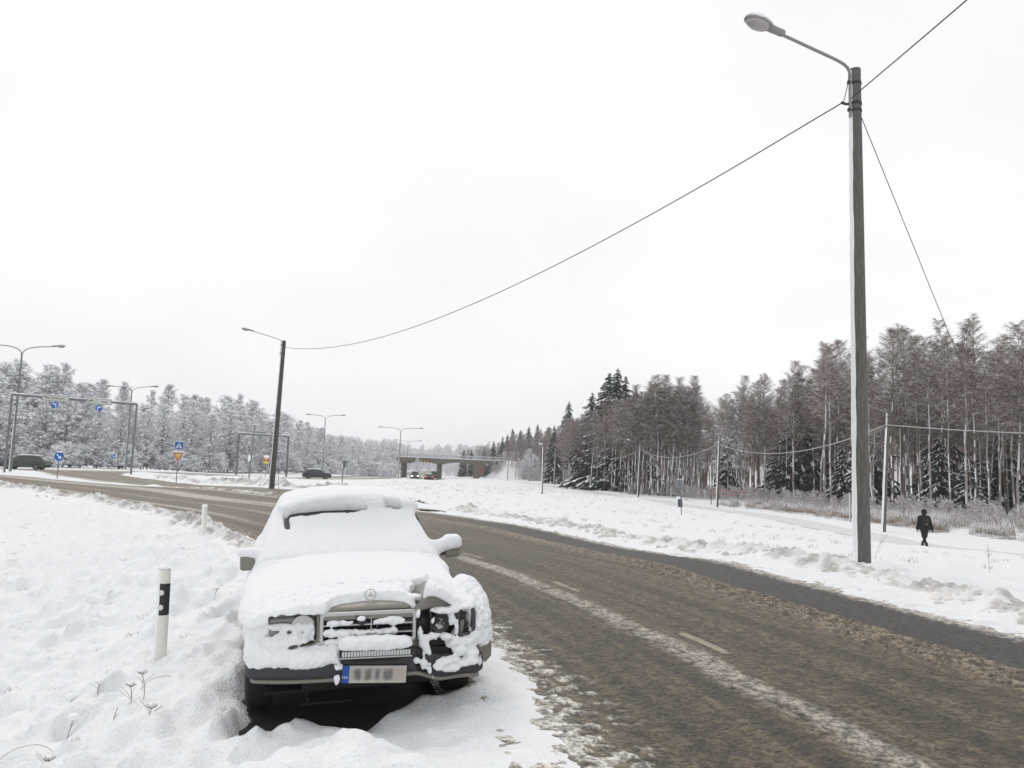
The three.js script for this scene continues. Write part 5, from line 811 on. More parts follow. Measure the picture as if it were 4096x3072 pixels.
const MT = {
  birchBark: mat(0.32, 0.29, 0.27, 0.9), darkBark: mat(0.10, 0.082, 0.074, 0.95), pinkBark: mat(0.15, 0.118, 0.10, 0.95), twigBrown: mat(0.195, 0.13, 0.105, 0.95), twigGrey: mat(0.32, 0.295, 0.29, 0.95), twigRed: mat(0.175, 0.108, 0.09, 0.95), needle: mat(0.022, 0.034, 0.024, 0.9), snow: mat(0.84, 0.85, 0.88, 0.9),
};
const SNOWY = { base: 0.06, limbs: 44, subs: 11, twigs: 9, spread: 5.2, el0: 0.85, el1: 1.3, droop: 0.34, arch: true, dome: 1.5, bushy: true, snow: 0.95, snowR: 0.024, clump: 0.85, clumpR: 0.21, tw: 1.15, tl: 0.8, round: true, r: 0.13, plaster: 0.35 };
const BROWN = { base: 0.3, limbs: 46, subs: 9, twigs: 14, spread: 4.2, arch: true, el0: 1.0, el1: 1.3, droop: 0.3, snow: 0.11, snowR: 0.013, tw: 1.05, tl: 0.8, round: true, r: 0.11, plaster: 0.55 };
const kinds = {
  frostBirch: [1, 2, 3, 4].map((s) => ({ g: broadleaf({ ...SNOWY, seed: s, h: 12 + s, wobble: 0.16 }), m: [s % 2 ? MT.darkBark : MT.birchBark, MT.twigGrey, MT.snow] })),
  frostTall: [11, 12, 13].map((s) => ({ g: broadleaf({ ...SNOWY, seed: s, h: 16, base: 0.25, spread: 3.6, snow: 0.55, snowR: 0.016, clump: 0.25, droop: 0.35, el0: 1.0 }), m: [MT.darkBark, MT.twigGrey, MT.snow] })),
  brownBirch: [21, 22, 23, 24, 25, 26, 27, 28].map((s) => { const q = rngOf(s * 31); return { g: broadleaf({ ...BROWN, seed: s, h: 17.2, wobble: 0.06 + 0.1 * q(), base: 0.22 + 0.26 * q(), spread: 2.8 + 1.6 * q(), dome: 0.8 + 0.7 * q(), twigs: 12 + Math.floor(5 * q()), lean: (q() - 0.5) * 0.1, droop: 0.2 + 0.45 * q(), el1: 0.9 + 0.4 * q(), snow: 0.1 + 0.15 * q(), el0: 0.65 + 0.35 * q() }), m: [s % 3 ? MT.pinkBark : MT.birchBark, s % 2 ? MT.twigBrown : MT.twigRed, MT.snow] }; }),
  slimBirch: [31, 32, 33].map((s) => ({ g: broadleaf({ ...BROWN, seed: s, h: 16, base: 0.5, limbs: 24, spread: 2.4, wobble: 0.09, r: 0.085, snow: 0.18 }), m: [s % 2 ? MT.birchBark : MT.pinkBark, MT.twigBrown, MT.snow] })),
  spruce: [41, 42, 43].map((s) => ({ g: spruce({ seed: s, h: 16, r: 0.15, base: 0.06, whorls: 40, spread: 3.3, snow: s === 42 ? 0.5 : 0.28 }), m: [MT.darkBark, MT.needle, MT.snow] })),
  youngSpruce: [51, 52].map((s) => ({ g: spruce({ seed: s, h: 6, r: 0.07, base: 0.03, whorls: 20, spread: 1.7, snow: 0.6 }), m: [MT.darkBark, MT.needle, MT.snow] })),
};
let tcount = 0;
function tree(kind, name, X, D, h, label, group, rnd) {
  const list = kinds[kind], k = list[tcount++ % list.length], box3 = k.box || (k.g.trunk.computeBoundingBox(), k.box = k.g.trunk.boundingBox), s = h / box3.max.y;
  const t = thing(name, label, 'tree', V(X, macro(X, D) - 0.15, D), (rnd() - 0.5) * 1.3, group); const w = s * (0.88 + 0.3 * rnd()) * (kind === 'frostBirch' ? 1.25 : 1); t.scale.set(w, s, w);
  part('trunk', k.g.trunk, k.m[0], t); part('crown', k.g.crown, k.m[1], t); part('crown_snow', k.g.snow, k.m[2], t); return t;
}
// which landmark a tree stands behind, by its bearing
const bearing = (X, D, tab) => { const a = X / D; for (const [lim, txt] of tab) if (a < lim) return txt; return tab[tab.length - 1][1]; };
const LEFTW = [[-0.63, 'at the left picture edge'], [-0.575, 'behind the gantry board KESKUSTA'], [-0.52, 'behind the gantry board SSAB'], [-0.465, 'behind the right gantry post'], [-0.41, 'behind the crossing sign'], [-0.35, 'left of the smaller gantry'], [-0.30, 'behind the smaller gantry'], [-0.25, 'right of the wooden pole'], [-0.2, 'above the dark hatchback'], [9, 'beside the left bridge end']];
const RIGHTW = [[-0.02, 'above the bridge railing'], [0.03, 'above the right bridge end'], [0.075, 'right of the bridge'], [0.11, 'short of the tall spruces'], [0.14, 'beneath the tall spruces'], [0.17, 'right of the tall spruces'], [0.2, 'farther right of the spruces'], [0.235, 'at the block’s right end'], [0.29, 'by the forest track gap'], [0.335, 'right of the forest track'], [0.38, 'midway to the near pole'], [0.43, 'just left of the near pole'], [0.48, 'just right of the near pole'], [0.53, 'behind the walker'], [0.58, 'right of the walker'], [9, 'at the right picture edge']];
const clear = (X, D, gap) => [side, main, path, near].every((L) => { const q = nearest(L, X, D, gap + 8); return !q || q.e > gap; });
const R1 = rngOf(77), lerpTab = (tab, u) => { let i = 0; while (i < tab.length - 2 && tab[i + 1][0] < u) i++; const t = Math.min(1, Math.max(0, (u - tab[i][0]) / (tab[i + 1][0] - tab[i][0]))); return tab[i].map((v, k) => mix(v, tab[i + 1][k], t)); };
// left: the frosted wood behind the highway, from the left edge to the bridge [X, D, height]
{
  const front = [[-98, 92, 13.5], [-80, 96, 14.5], [-70, 102, 14.5], [-60, 112, 15], [-52, 126, 14], [-46, 140, 14], [-41, 155, 14.5], [-37, 176, 12], [-35, 200, 11.5], [-37, 222, 10.5]];
  const N = 34;
  for (let row = 0; row < 3; row++) for (let i = 0; i < N; i++) {
    const f = lerpTab(front.map((p, k) => [k / (front.length - 1), ...p]), (i + R1() * 0.8) / N), off = 1.0 + row * 6.5 + R1() * 4.5, a = lerpTab(front.map((p, k) => [k / (front.length - 1), ...p]), Math.min(1, (i + 1.5) / N)), dx = a[1] - f[1], dd = a[2] - f[2], l = Math.hypot(dx, dd) || 1, X = f[1] - dd / l * off, D = f[2] + dx / l * off;
    if (!clear(X, D, 1.5)) continue;
    const h = f[3] * (0.6 + 0.14 * row + 0.26 * R1()), where = bearing(X, D, LEFTW), rank = ['front-row', 'middle-row', 'back-row'][row];
    const tall = R1() < 0.14 + 0.16 * row; tree(tall ? 'frostTall' : 'frostBirch', tall ? 'bare_tree' : 'snowy_birch', X, D, h, tall ? `${rank} thinly frosted tall tree ${where}` : `${rank} birch thick with snow ${where}`, tall ? 'tall thin trees in the left wood' : 'snow-laden birches of the left wood', R1);
  }
  tree('frostTall', 'frosted_tree', -66, 118, 15.5, 'single dusky tree top among the white birches at far left', null, R1);
  tree('frostTall', 'frosted_tree', -52, 205, 13.5, 'slender pointed tree top in the white wood above the dark hatchback', null, R1);
  for (const [X, D, h] of [[-27, 236, 6], [-41, 190, 6.5], [-36.5, 236, 8], [-33.5, 214, 5]]) tree('frostBirch', 'snowy_birch', X, D, h, 'low snow-bowed birch on the slope beside the left bridge end', 'low birches by the bridge', R1);
}
// right: brown birch wood behind the walker
{
  const zone = (n, fn, kindPick) => { for (let i = 0; i < n; i++) { const [X, D, h] = fn(i / n, i); if (!clear(X, D, 1.2)) continue; const k = kindPick(i), size = h < 9 ? '' : h > 15.6 ? 'taller ' : h > 14.2 ? 'mid-height ' : 'lower '; tree(k[0], k[1], X, D, h, `${size}${k[2]} ${bearing(X, D, RIGHTW)}`, k[3], R1); } };
  const B = ['brownBirch', 'birch_tree', 'bare reddish-brown birch', 'brown birches behind the walker'], S = ['slimBirch', 'slim_birch', 'slim pale-trunked birch', 'slim birches behind the walker'];
  zone(26, (f) => { const d = 61 + 6 * R1() + 24 * Math.max(0, 0.35 - f); return [mix(28.5, 50, f) + R1() * 1.2, d, 13.4 + 3.6 * R1()]; }, (i) => (i % 5 < 3 ? S : B));
  zone(64, (f) => [mix(31, 58, f) + R1() * 2, 70 + 16 * R1() + 12 * Math.max(0, 0.3 - f), 12 + 6 * R1()], (i) => (i % 4 === 1 ? S : B));
  zone(12, (f) => [mix(32, 56, f) + R1() * 2, 66 + 16 * R1(), 4.5 + 3.5 * R1()], () => ['youngSpruce', 'young_spruce', 'young snowy spruce under the birches', 'young spruces under the birches']);
  zone(5, (f) => [mix(33, 60, f) + R1() * 2, 90 + 8 * R1(), 15 + 2 * R1()], () => ['spruce', 'spruce_tree', 'dark spruce among brown birches', 'spruces among the right-hand birches']);
  // between the forest track and the near pole
  const C = ['brownBirch', 'birch_tree', 'bare brown birch in the wood', 'brown birches left of the near pole'], C2 = ['slimBirch', 'slim_birch', 'slim birch in the wood', 'slim birches left of the near pole'];
  zone(40, (f) => [mix(27.5, 42, f) + R1() * 1.5, 96 + 12 * R1() - 16 * f, 12.2 + 4.6 * R1()], (i) => (i % 3 ? C : C2));
  zone(5, (f) => [mix(28.5, 41, f) + R1() * 1.5, 100 + 10 * R1() - 16 * f, 4.5 + 4 * R1()], () => ['youngSpruce', 'young_spruce', 'young snowy spruce in the wood', 'young spruces left of the near pole']);
  zone(10, (f) => [mix(24.5, 31, f) + R1() * 2, 104 + 22 * R1(), 8 + 5.5 * R1()], (i) => ['frostTall', 'frosted_tree', 'grey frosted tree', 'frosted trees by the forest track']);
  zone(8, (f) => [mix(24, 38, f) + R1(), 150 + 30 * R1(), 13 + 3 * R1()], () => ['frostTall', 'frosted_tree', 'far grey frosted tree', 'frosted trees down the forest track']);
  // block left of the track with the tall spruces
  const E = ['brownBirch', 'birch_tree', 'bare brown birch of the birch block', 'brown birches right of the bridge'];
  zone(74, (f) => { const b = mix(0.066, 0.236, f), d = lerpTab([[0.066, 160], [0.085, 141], [0.11, 125], [0.13, 116], [0.17, 112], [0.24, 108]], b)[1] + 14 * R1() * R1(); return [b * d, d, mix(12.4, 16.2, Math.min(1, f * 1.4)) * (0.84 + 0.22 * R1())]; }, () => E);
  for (const [X, D, h, l] of [[17.8, 134, 20.0, 'tallest spruce of the wood, its dark top standing above the brown birches'], [16.4, 135, 19.0, 'tall dark spruce just left of the tallest one'], [19.3, 135, 18.8, 'tall dark spruce just right of the tallest one'], [12.9, 178, 18.0, 'dark spruce on the left shoulder of the birch block'], [21.2, 136, 16.8, 'lower dark spruce among birches right of the tall group'], [16.9, 138, 19.6, 'dark spruce half hidden behind the tallest one'], [14.8, 146, 17.0, 'lower dark spruce sloping down left of the tall group']]) { const t = tree('spruce', 'spruce_tree', X, D, h, l, null, R1); t.scale.x *= 1.35; t.scale.z *= 1.35; }
  zone(5, (f) => [mix(13, 22, f) + R1(), 116 + 6 * R1() + 12 * (1 - f), 5 + 5 * R1()], () => ['youngSpruce', 'young_spruce', 'snow-covered low spruce', 'lower spruces of the birch block']);
  const F = ['brownBirch', 'birch_tree', 'distant brown birch', 'distant birches right of the bridge'];
  zone(40, (f) => { const d = mix(285, 160, f) + 10 * R1(); return [mix(-3, 19, f) + R1() * 3 + 6 * R1() * R1(), d, mix(13, 12.5, f) + 3 * R1()]; }, () => F);
  zone(18, (f) => [mix(-18, -2, f) + R1(), 272 + 40 * R1(), mix(8, 13, f) + 2 * R1()], (i) => (i % 4 === 1 ? ['spruce', 'spruce_tree', 'small far spruce', 'skyline spruces right of the bridge'] : ['brownBirch', 'birch_tree', 'small far birch', 'distant birches right of the bridge']));
  zone(14, (f) => { const d = mix(305, 205, f) + 14 * R1(); return [mix(-3, 22, f) + R1() * 3, d, mix(16, 14.5, f) + 3.0 * R1()]; }, () => ['spruce', 'spruce_tree', 'distant dark skyline spruce', 'skyline spruces right of the bridge']);
  zone(12, (f) => [mix(1.5, 10, f) + R1(), 243 - 18 * R1(), 6 + 4 * R1()], (i) => (i % 2 ? ['frostBirch', 'snowy_birch', 'low snowy birch on the bridge embankment', 'birches on the right embankment'] : ['brownBirch', 'birch_tree', 'low brown birch on the bridge embankment', 'birches on the right embankment']));
  tree('spruce', 'spruce_tree', 9.6, 176, 12.5, 'clump-like dark spruce standing before the distant birches', null, R1);
}
// ---------------------------------------------------------------- brush and far wood: masses nobody could count
function scatter(name, protos, spots, label, category) {
  protos.forEach(([g, m], i) => { const im = new THREE.InstancedMesh(g, m, spots.length), q = new THREE.Object3D(); spots.forEach(([X, D, s, y, rot, sy], k) => { q.position.copy(V(X, y, D)); q.rotation.set(0, rot, 0); q.scale.set(s, s * (sy || 1), s); q.updateMatrix(); im.setMatrixAt(k, q.matrix); }); im.name = numbered(name + (i ? '_snow' : '')); im.userData = { kind: 'stuff', label: i ? 'snow clinging to ' + label : label, category }; im.castShadow = im.receiveShadow = true; scene.add(im); });
}
{
  const bush = broadleaf({ ...SNOWY, seed: 91, h: 2.6, base: 0.02, limbs: 26, subs: 7, twigs: 8, spread: 1.9, r: 0.03, snow: 0.95, snowR: 0.022, clumpR: 0.12, tl: 0.5, tw: 0.9, plaster: 0, el0: 0.6, el1: 1.1 });
  const front = [[-98, 90], [-80, 94], [-70, 100], [-60, 109], [-52, 122], [-46, 137], [-41, 152], [-37, 172], [-35, 198], [-36, 226]], sp = [];
  for (let k = 0; k < 330; k++) { const f = lerpTab(front.map((p, i) => [i / 9, ...p]), R1()), X = f[1] - 1 - 7 * R1(), D = f[2] + 0.5 + 7 * R1(); if (!clear(X, D, 0.8)) continue; sp.push([X, D, 0.7 + 0.7 * R1(), macro(X, D) - 0.1, R1() * 6.3]); }
  for (let k = 0; k < 150; k++) { const X = -33.5 - 12 * R1(), D = 205 + 40 * R1(); if (clear(X, D, 1)) sp.push([X, D, 0.7 + 0.8 * R1(), macro(X, D) - 0.1 + 4.6 * sstep(236, 246, D), R1() * 6.3]); }
  scatter('snowy_brush', [[bush.crown, MT.twigGrey], [bush.snow, MT.snow]], sp, 'low snowy brush along the edge of the left wood', 'brush');
  // brown brush at the foot of the right-hand woods
  const scrub = broadleaf({ ...BROWN, seed: 95, h: 2.0, base: 0.03, limbs: 20, subs: 5, twigs: 7, spread: 0.9, r: 0.02, snow: 0.38, snowR: 0.012, clump: 0.15, clumpR: 0.06, tl: 0.4, tw: 0.8, plaster: 0, el0: 0.9, el1: 1.3, droop: 0.1 }), s2 = [];
  for (let k = 0; k < 700; k++) { const f = R1(), edge = lerpTab([[0, 40, 38], [0.2, 33, 45], [0.35, 27, 57], [0.45, 26, 68], [0.5, 29, 80], [0.6, 25, 92], [0.75, 20, 110], [0.9, 14, 140], [1, 8, 185]], f), X = edge[1] + 9 * R1() * (f < 0.4 ? 1 : 0.5), D = edge[2] + 9 * R1(); if (!clear(X, D, 1.0)) continue; s2.push([X, D, 0.35 + 0.55 * R1(), macro(X, D) - 0.05, R1() * 6.3]); }
  for (let k = 0; k < 260; k++) { const D = 160 + 115 * R1(), X = lerpTab([[160, 13], [198, 9], [235, 3.5], [276, -3]], D)[1] + 6 * R1(); if (clear(X, D, 1.5)) s2.push([X, D, 0.9 + 1.1 * R1(), macro(X, D) - 0.05 + 3.5 * sstep(238, 248, D) * 0, R1() * 6.3]); }
  for (let k = 0; k < 150; k++) { const lx = 14 + 30 * R1(), lz = -9 + 16 * R1(), yb = 5 - Math.max(0, Math.abs(lz + 4.5) - 4.5) * 0.55 - Math.max(0, 21.5 - lx) * 0.9; if (yb < -0.3) continue; s2.push([lx - 23, 250 - lz, 0.9 + 0.8 * R1(), yb - 0.1, R1() * 6.3]); }
  scatter('brown_brush', [[scrub.crown, MT.twigBrown], [scrub.snow, MT.snow]], s2, 'brown leafless brush along the foot of the right-hand wood', 'brush');
  // dry reeds and tall grass beside the footpath
  const st = new Spikes(), ss = new Spikes(), R = rngOf(5); for (let k = 0; k < 46; k++) { const x = (R() - 0.5) * 0.9, z = (R() - 0.5) * 0.9, h = 0.45 + 0.75 * R(), lx = (R() - 0.5) * 0.35, lz = (R() - 0.5) * 0.35; st.add([x, 0, z], [x + lx, h, z + lz], 0.009); if (R() < 0.55) ss.add([x + lx * 0.6, h * 0.6, z + lz * 0.6], [x + lx * 1.05, h * 1.02, z + lz * 1.05], 0.009); if (R() < 0.5) { const y = 0.1 * R(); ss.add([x - 0.1, y, z], [x + 0.12, y + 0.1, z + 0.05], 0.05); } }
  const s3 = []; for (let k = 0; k < 850; k++) { const f = Math.pow(R1(), 1.5), e = lerpTab([[0, 40, 27], [0.25, 29.5, 36], [0.5, 24.6, 46.5], [0.7, 23, 55], [0.85, 22.8, 66], [1, 21.5, 84]], f), X = e[1] + 11 * Math.pow(R1(), 1.3), D = e[2] + 5 * R1() + (X - e[1]) * 0.6; const q = nearest(path, X, D, 10); if (q && q.e < 0.5 + 0.4 * R1()) continue; s3.push([X, D, 0.5 + 0.55 * R1(), ground(X, D, false) - 0.02, R1() * 6.3]); }
  scatter('dry_grass', [[st.geo(), mat(0.27, 0.21, 0.155, 0.95)], [ss.geo(), MT.snow]], s3, 'tall dry grass beside the footpath', 'grass');
  // sparse stems in the open snow
  const st2 = new Spikes(), R2 = rngOf(8); for (let k = 0; k < 7; k++) { const x = (R2() - 0.5) * 0.16, z = (R2() - 0.5) * 0.16, h = 0.05 + 0.2 * R2() * R2(); st2.add([x, -0.02, z], [x + (R2() - 0.5) * 0.2, h, z + (R2() - 0.5) * 0.12], 0.004); }
  const s4 = []; for (let k = 0; k < 900; k++) { const X = 22 - 40 * R1(), D = 16 + 110 * Math.pow(R1(), 1.5); const q = nearest(near, X, D, 30); if (!clear(X, D, 1.6) || (q && q.lat < 0 && D < 40)) continue; s4.push([X, D, 0.6 + 0.9 * R1() + D * 0.008, G(X, D) - 0.01, R1() * 6.3]); }
  for (let k = 0; k < 900; k++) { const X = -2.6 - 13 * R1(), D = 5 + 30 * R1(); const q = nearest(near, X, D, 30); if (!q || q.e < 2) continue; s4.push([X, D, 0.25 + 0.65 * R1() * R1() + 0.012 * D, G(X, D) - 0.008, R1() * 6.3, 0.6]); }
  scatter('grass_stems', [[st2.geo(), mat(0.13, 0.10, 0.075, 0.95)]], s4, 'dry grass stems poking through the open snow', 'grass');
  // far wood closing the view under and above the bridge
  const fb = broadleaf({ ...SNOWY, seed: 97, h: 12, limbs: 24, subs: 5, twigs: 6, tw: 2.0, snowR: 0.045, clumpR: 0.3, tl: 1.1, spread: 4.0, snow: 0.6 }), s5 = [];
  for (let k = 0; k < 700; k++) { const X = -150 + 190 * R1(), D = 335 + 200 * R1(); if (!clear(X, D, 3)) continue; s5.push([X, D, 0.8 + 0.35 * R1(), macro(X, D) - 0.2, R1() * 6.3]); }
  for (let k = 0; k < 90; k++) { const X = -60 + 75 * R1(), D = 300 + 40 * R1(); if (clear(X, D, 3)) s5.push([X, D, 0.25 + 0.35 * R1(), macro(X, D) - 0.2, R1() * 6.3]); }
  for (let k = 0; k < 260; k++) { const a = R1(), X = mix(-140, -46, a) - 10 * R1(), D = mix(125, 330, a) + 18 + 40 * R1(); if (clear(X, D, 3)) s5.push([X, D, 0.95 + 0.3 * R1(), macro(X, D) - 0.2, R1() * 6.3]); }
  scatter('far_wood', [[mergeGeometries([fb.trunk, fb.crown]), MT.twigGrey], [fb.snow, MT.snow]], s5, 'far frosted wood reading as one grey mass', 'wood');
  const fb2 = broadleaf({ ...BROWN, seed: 98, h: 15, limbs: 24, subs: 6, twigs: 7, tw: 2.0, snowR: 0.02, tl: 1.1, spread: 3.4 }), s6 = [];
  for (let k = 0; k < 420; k++) { const a = R1(), X = mix(38, 95, a) + 20 * R1() - (a < 0.4 ? 14 : 0), D = mix(150, 92, a) + 40 * R1(); s6.push([X, D, 0.95 + 0.25 * R1(), macro(X, D) - 0.2, R1() * 6.3]); }
  for (let k = 0; k < 220; k++) { const a = R1(), D = mix(165, 330, a), X = mix(27, 8, a) + 45 * R1(); s6.push([X, D, 0.85 + 0.25 * R1(), macro(X, D) - 0.2, R1() * 6.3]); }
  scatter('deep_wood', [[mergeGeometries([fb2.trunk, fb2.crown]), MT.twigBrown], [fb2.snow, MT.snow]], s6, 'deep brown wood behind the right-hand trees reading as one mass', 'wood');
}

// trees that would read alike are told apart by their order from the left
{
  const byLabel = new Map(), words = 'first second third fourth fifth sixth seventh eighth ninth tenth eleventh twelfth thirteenth fourteenth fifteenth sixteenth seventeenth eighteenth nineteenth twentieth'.split(' ');
  for (const o of scene.children) if (o.userData.category === 'tree') { if (!byLabel.has(o.userData.label)) byLabel.set(o.userData.label, []); byLabel.get(o.userData.label).push(o); }
  for (const [label, list] of byLabel) { if (list.length < 2) continue; list.sort((a, b) => a.position.x / -a.position.z - b.position.x / -b.position.z); list.forEach((o, i) => { o.userData.label = `${label}, ${i < 20 ? words[i] : 'far'} from left`; }); }
}

// ---------------------------------------------------------------- ploughed clods and weeds
{
  const R = rngOf(314), shapes = [0, 1, 2, 3].map((v) => { const g = new THREE.IcosahedronGeometry(1, 3), p = g.attributes.position; for (let i = 0; i < p.count; i++) { const x = p.getX(i), y = p.getY(i), z = p.getZ(i), k = 0.62 + 0.5 * vn3(x * 1.3 + v * 9, y * 1.3, z * 1.3) + 0.28 * vn3(x * 3.4 + v, y * 3.4, z * 3.4) + 0.12 * vn3(x * 8, y * 8, z * 8 + v); p.setXYZ(i, x * k, y * k * 0.8, z * k); } g.computeVertexNormals(); return g; });
  const m = mat(1, 1, 1, 0.9), spots = [];
  const bank = (L, s0, s1, n, lat, w, size, dirty) => { for (let k = 0; k < n; k++) { const s = mix(s0, s1, R()), q = along(L, s), pile = fbm2(s * 0.45 + lat * 7, 3.3, 3); if (R() > sstep(0.3, 0.62, pile) * 1.1 + 0.1) continue; const off = (lat > 0 ? q.wr + lat : -q.wl + lat) + (R() + R() - 1) * w, a = along(L, s, off), r = size * (0.18 + 0.9 * Math.pow(R(), 2.6)) * (0.5 + 0.9 * pile), c = mix(0.84, dirty, Math.pow(R(), 0.8)); spots.push([a.X, a.D, r, G(a.X, a.D) + r * (0.05 + 0.25 * R() * pile), c]); } };
  const sAt = (D) => near.S[near.p.findIndex((p) => p[1] > D)];
  bank(near, sAt(6), sAt(36), 2600, 1.25, 0.6, 0.075, 0.55); bank(near, sAt(30), sAt(46), 500, 1.2, 0.7, 0.13, 0.5);
  bank(near, sAt(15), sAt(50), 1500, -0.85, 0.5, 0.09, 0.45); bank(side, 6, 42, 900, 1.3, 0.9, 0.15, 0.45);
  // the banks themselves: lumpy strips of ploughed snow, dirt mixed in by the blade
  const bankMat = new THREE.MeshStandardMaterial({ vertexColors: true, roughness: 0.9 });
  function bankStrip(L, ss, lat0, lat1, nt, H, dirty, label, cell, signD) {
    const pos = [], col = [], idx = [];
    for (const s of ss) { const q = along(L, s), pile = sstep(0.28, 0.66, fbm2(s * 0.5 + lat0 * 7, 3.3, 3)) * sstep(ss[0], ss[0] + 3, s) * (1 - sstep(ss[ss.length - 1] - 4, ss[ss.length - 1], s));
      for (let k = 0; k <= nt; k++) { const u = k / nt, off = mix(lat0, lat1, u), r = along0(L, s, off > 0 ? q.wr + off : -q.wl + off), wob = 0.25 * (fbm2(r.X * 0.9, r.D * 0.9, 3) - 0.5), prof = Math.exp(-(((u - 0.48 + wob) / 0.24) ** 2)) * sstep(0, 0.1, u) * (1 - sstep(0.9, 1, u));
        const c1 = clods(r.X, r.D, cell, 0.8, 21), c2 = clods(r.X, r.D, cell * 0.45, 0.7, 22), c3 = clods(r.X, r.D, cell * 0.2, 0.6, 23), rough = 0.03 * (fbm2(r.X * 9, r.D * 9, 3) - 0.5);
        const h = H * prof * (0.25 + pile) * 0.55 + (c1 * 0.5 * pile + c2 * 0.9 * (0.3 + pile) + c3 * 0.9) * prof + rough * prof; const y = G(r.X, r.D) - 0.03 + h;
        pos.push(r.X, y, -r.D); const d = Math.min(1, (0.25 + 1.1 * sstep(0.4, 0.66, fbm2(r.X * 3.1 + 5, r.D * 3.1, 4))) * prof * 1.2), g = mix(0.86, dirty, d * (0.55 + 0.6 * vn2(r.X * 21, r.D * 21))); col.push(g, g * mix(1.01, 0.975, d), g * mix(1.03, 0.945, d)); } }
    for (let j = 0; j < ss.length - 1; j++) for (let k = 0; k < nt; k++) { const a = j * (nt + 1) + k; idx.push(a, a + 1, a + nt + 1, a + 1, a + nt + 2, a + nt + 1); }
    const g = new THREE.BufferGeometry(); g.setAttribute('position', new THREE.Float32BufferAttribute(pos, 3)); g.setAttribute('color', new THREE.Float32BufferAttribute(col, 3)); g.setIndex(idx); g.computeVertexNormals(); single('snow_bank', g, bankMat, label, 'snow bank');
  }
  bankStrip(near, rows(sAt(7), 0.045, sAt(18), 1.012, sAt(44)), 0.45, 2.3, 64, 0.07, 0.42, 'lumpy ploughed snow bank along the right side of the road', 0.34);
  bankStrip(near, rows(sAt(15.5), 0.06, sAt(26), 1.012, sAt(54)), -0.05, -1.75, 48, 0.15, 0.33, 'dirty ploughed snow bank along the left side of the bend', 0.42);
  bankStrip(side, rows(5, 0.12, 60, 1, 44), 0.1, 2.9, 40, 0.3, 0.35, 'dirty ploughed snow bank along the side road by the crossing sign', 0.7);
  shapes.forEach((g, v) => { const mine = spots.filter((_, i) => i % 4 === v), im = new THREE.InstancedMesh(g, m, mine.length), q = new THREE.Object3D(), c = new THREE.Color(); mine.forEach(([X, D, r, y, k], i) => { q.position.copy(V(X, y, D)); q.rotation.set(R() * 0.8, R() * 6.3, R() * 0.8); q.scale.set(r * (0.8 + 0.5 * R()), r * (0.7 + 0.5 * R()), r * (0.8 + 0.5 * R())); q.updateMatrix(); im.setMatrixAt(i, q.matrix); im.setColorAt(i, c.setRGB(k, k * 0.975, k * 0.945)); }); im.name = numbered('snow_clods'); im.userData = { kind: 'stuff', label: 'dirty clods of ploughed snow heaped along the road edges', category: 'snow bank' }; im.castShadow = im.receiveShadow = true; scene.add(im); });

  // withered flower stalks with caps of snow in the near verge
  const stalkMat = mat(0.25, 0.19, 0.16, 0.95);
  const weed = (X, D, h, lean, cap, where, twigs = 3) => {
    const t = thing('withered_weed', where, 'weed', V(X, G(X, D) - 0.02, D), R() * 6, 'withered weeds in the snowy verge'); const top = new THREE.Vector3(lean * h, h, 0.1 * h * (R() - 0.5));
    part('stalk', tube([new THREE.Vector3(0, 0, 0), new THREE.Vector3(lean * h * 0.3, h * 0.5, 0.01), top], 0.0028, 10, 5), stalkMat, t);
    if (cap) { const um = []; for (let k = 0; k < 9; k++) um.push(rod(top, top.clone().add(new THREE.Vector3(Math.cos(k * 0.7) * 0.04, 0.02 + 0.01 * R(), Math.sin(k * 0.7) * 0.04)), 0.0015, 0.003, 4)); part('seed_head', um, stalkMat, t); part('snow_cap', nets((x, y, z) => Math.max(ell(x, y, z, [top.x, top.y + 0.03, top.z], [cap, cap * 0.62, cap]), top.y + 0.012 - y) + 0.006 * (vn3(x * 50, y * 50, z * 50) - 0.5), [top.x - 0.08, top.y - 0.02, top.z - 0.08], [top.x + 0.08, top.y + 0.1, top.z + 0.08], 0.011), M.snow, t); }
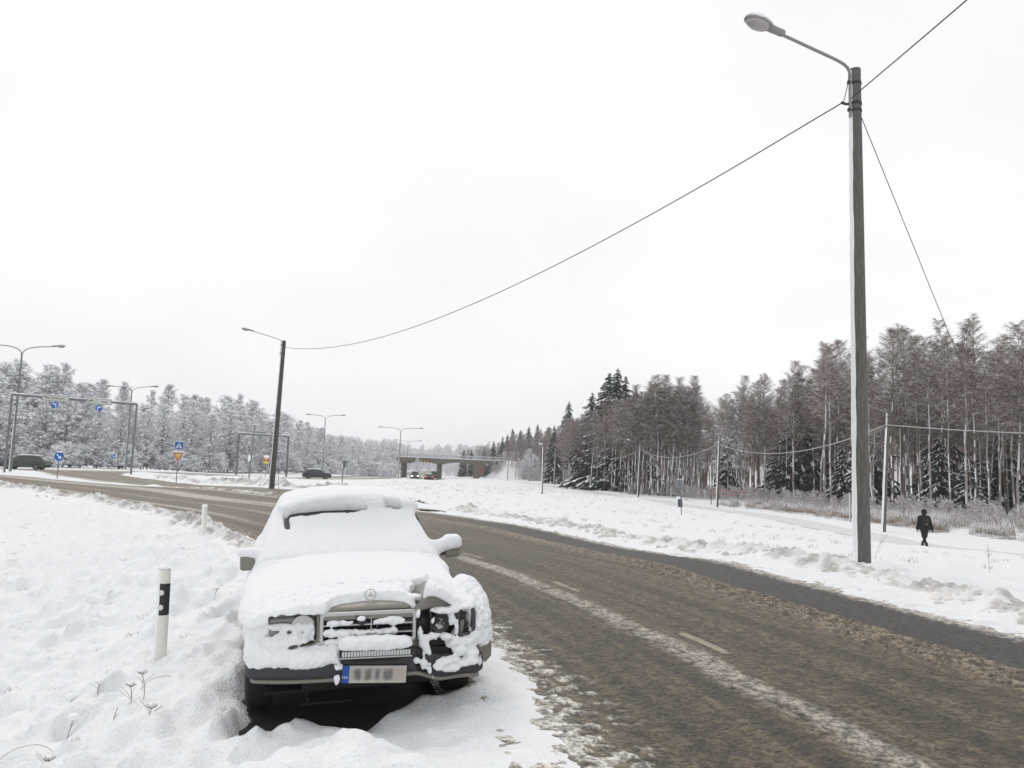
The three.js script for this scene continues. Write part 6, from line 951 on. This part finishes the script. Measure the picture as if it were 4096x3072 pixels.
    for (let k = 0; k < twigs; k++) { const f = 0.25 + 0.6 * R(), a = R() * 6.3, p = new THREE.Vector3(lean * h * f, h * f, 0); part('side_stem', rod(p, p.clone().add(new THREE.Vector3(Math.cos(a) * 0.08, 0.05 + 0.06 * R(), Math.sin(a) * 0.08)), 0.0018, 0.0012, 5), stalkMat, t); }
  };
  weed(-3.37, 6.48, 0.19, -0.3, 0.045, 'leaning withered stalk with rounded snow cap, farthest left of the near weeds'); weed(-3.65, 7.52, 0.1, -0.05, 0.042, 'short stalk with snow cap between the left edge and the banded post');
  weed(-2.89, 6.49, 0.13, -0.08, 0.03, 'upright stalk with small snow cap below the banded post'); weed(-2.8, 6.5, 0.2, 0.14, 0.03, 'tallest upright stalk directly below the banded post'); weed(-2.95, 6.33, 0.12, -0.3, 0.0, 'bare stalk bent left below the banded post', 2);
  weed(-3.71, 7.2, 0.12, 0.2, 0.045, 'stubby weed half buried in a snow hollow at left'); weed(-3.13, 5.78, 0.08, 0.3, 0.02, 'tiny weed near the bottom left corner'); weed(-2.55, 6.07, 0.07, 0.1, 0.025, 'small weed in the hollow nearest the car bumper'); weed(-3.94, 11.12, 0.16, 0.1, 0.02, 'thin weed beyond the banded post');
  for (const [X, D, l] of [[8.5, 14.3, 'sprawling twiggy weed at the right edge of the picture'], [9.1, 13.7, 'second twiggy weed at the right picture edge'], [7.6, 16.8, 'small twiggy weed in the snow right of the near pole']]) weed(X, D, 0.55, 0.5, 0, l, 9);
  // arching dead grass blades
  for (const [X, D, a, l] of [[-3.75, 6.2, 0.4, 'long dead grass blade lying out to the left edge'], [-3.15, 7.2, -0.2, 'arched dead grass blade beside the banded post']]) { const y = G(X, D); single('dead_grass_blade', tube([V(X, y - 0.01, D), V(X + 0.12, y + 0.1, D + a * 0.1), V(X + 0.3, y + 0.13, D + a * 0.2), V(X + 0.46, y + 0.02, D + a * 0.3)], 0.002, 20, 5), stalkMat, l, 'grass blade'); }
}

// thin winter haze
scene.fog = new THREE.FogExp2(0xe9ecf0, 0.0006);
shade(scene);
renderer.render(scene, camera);
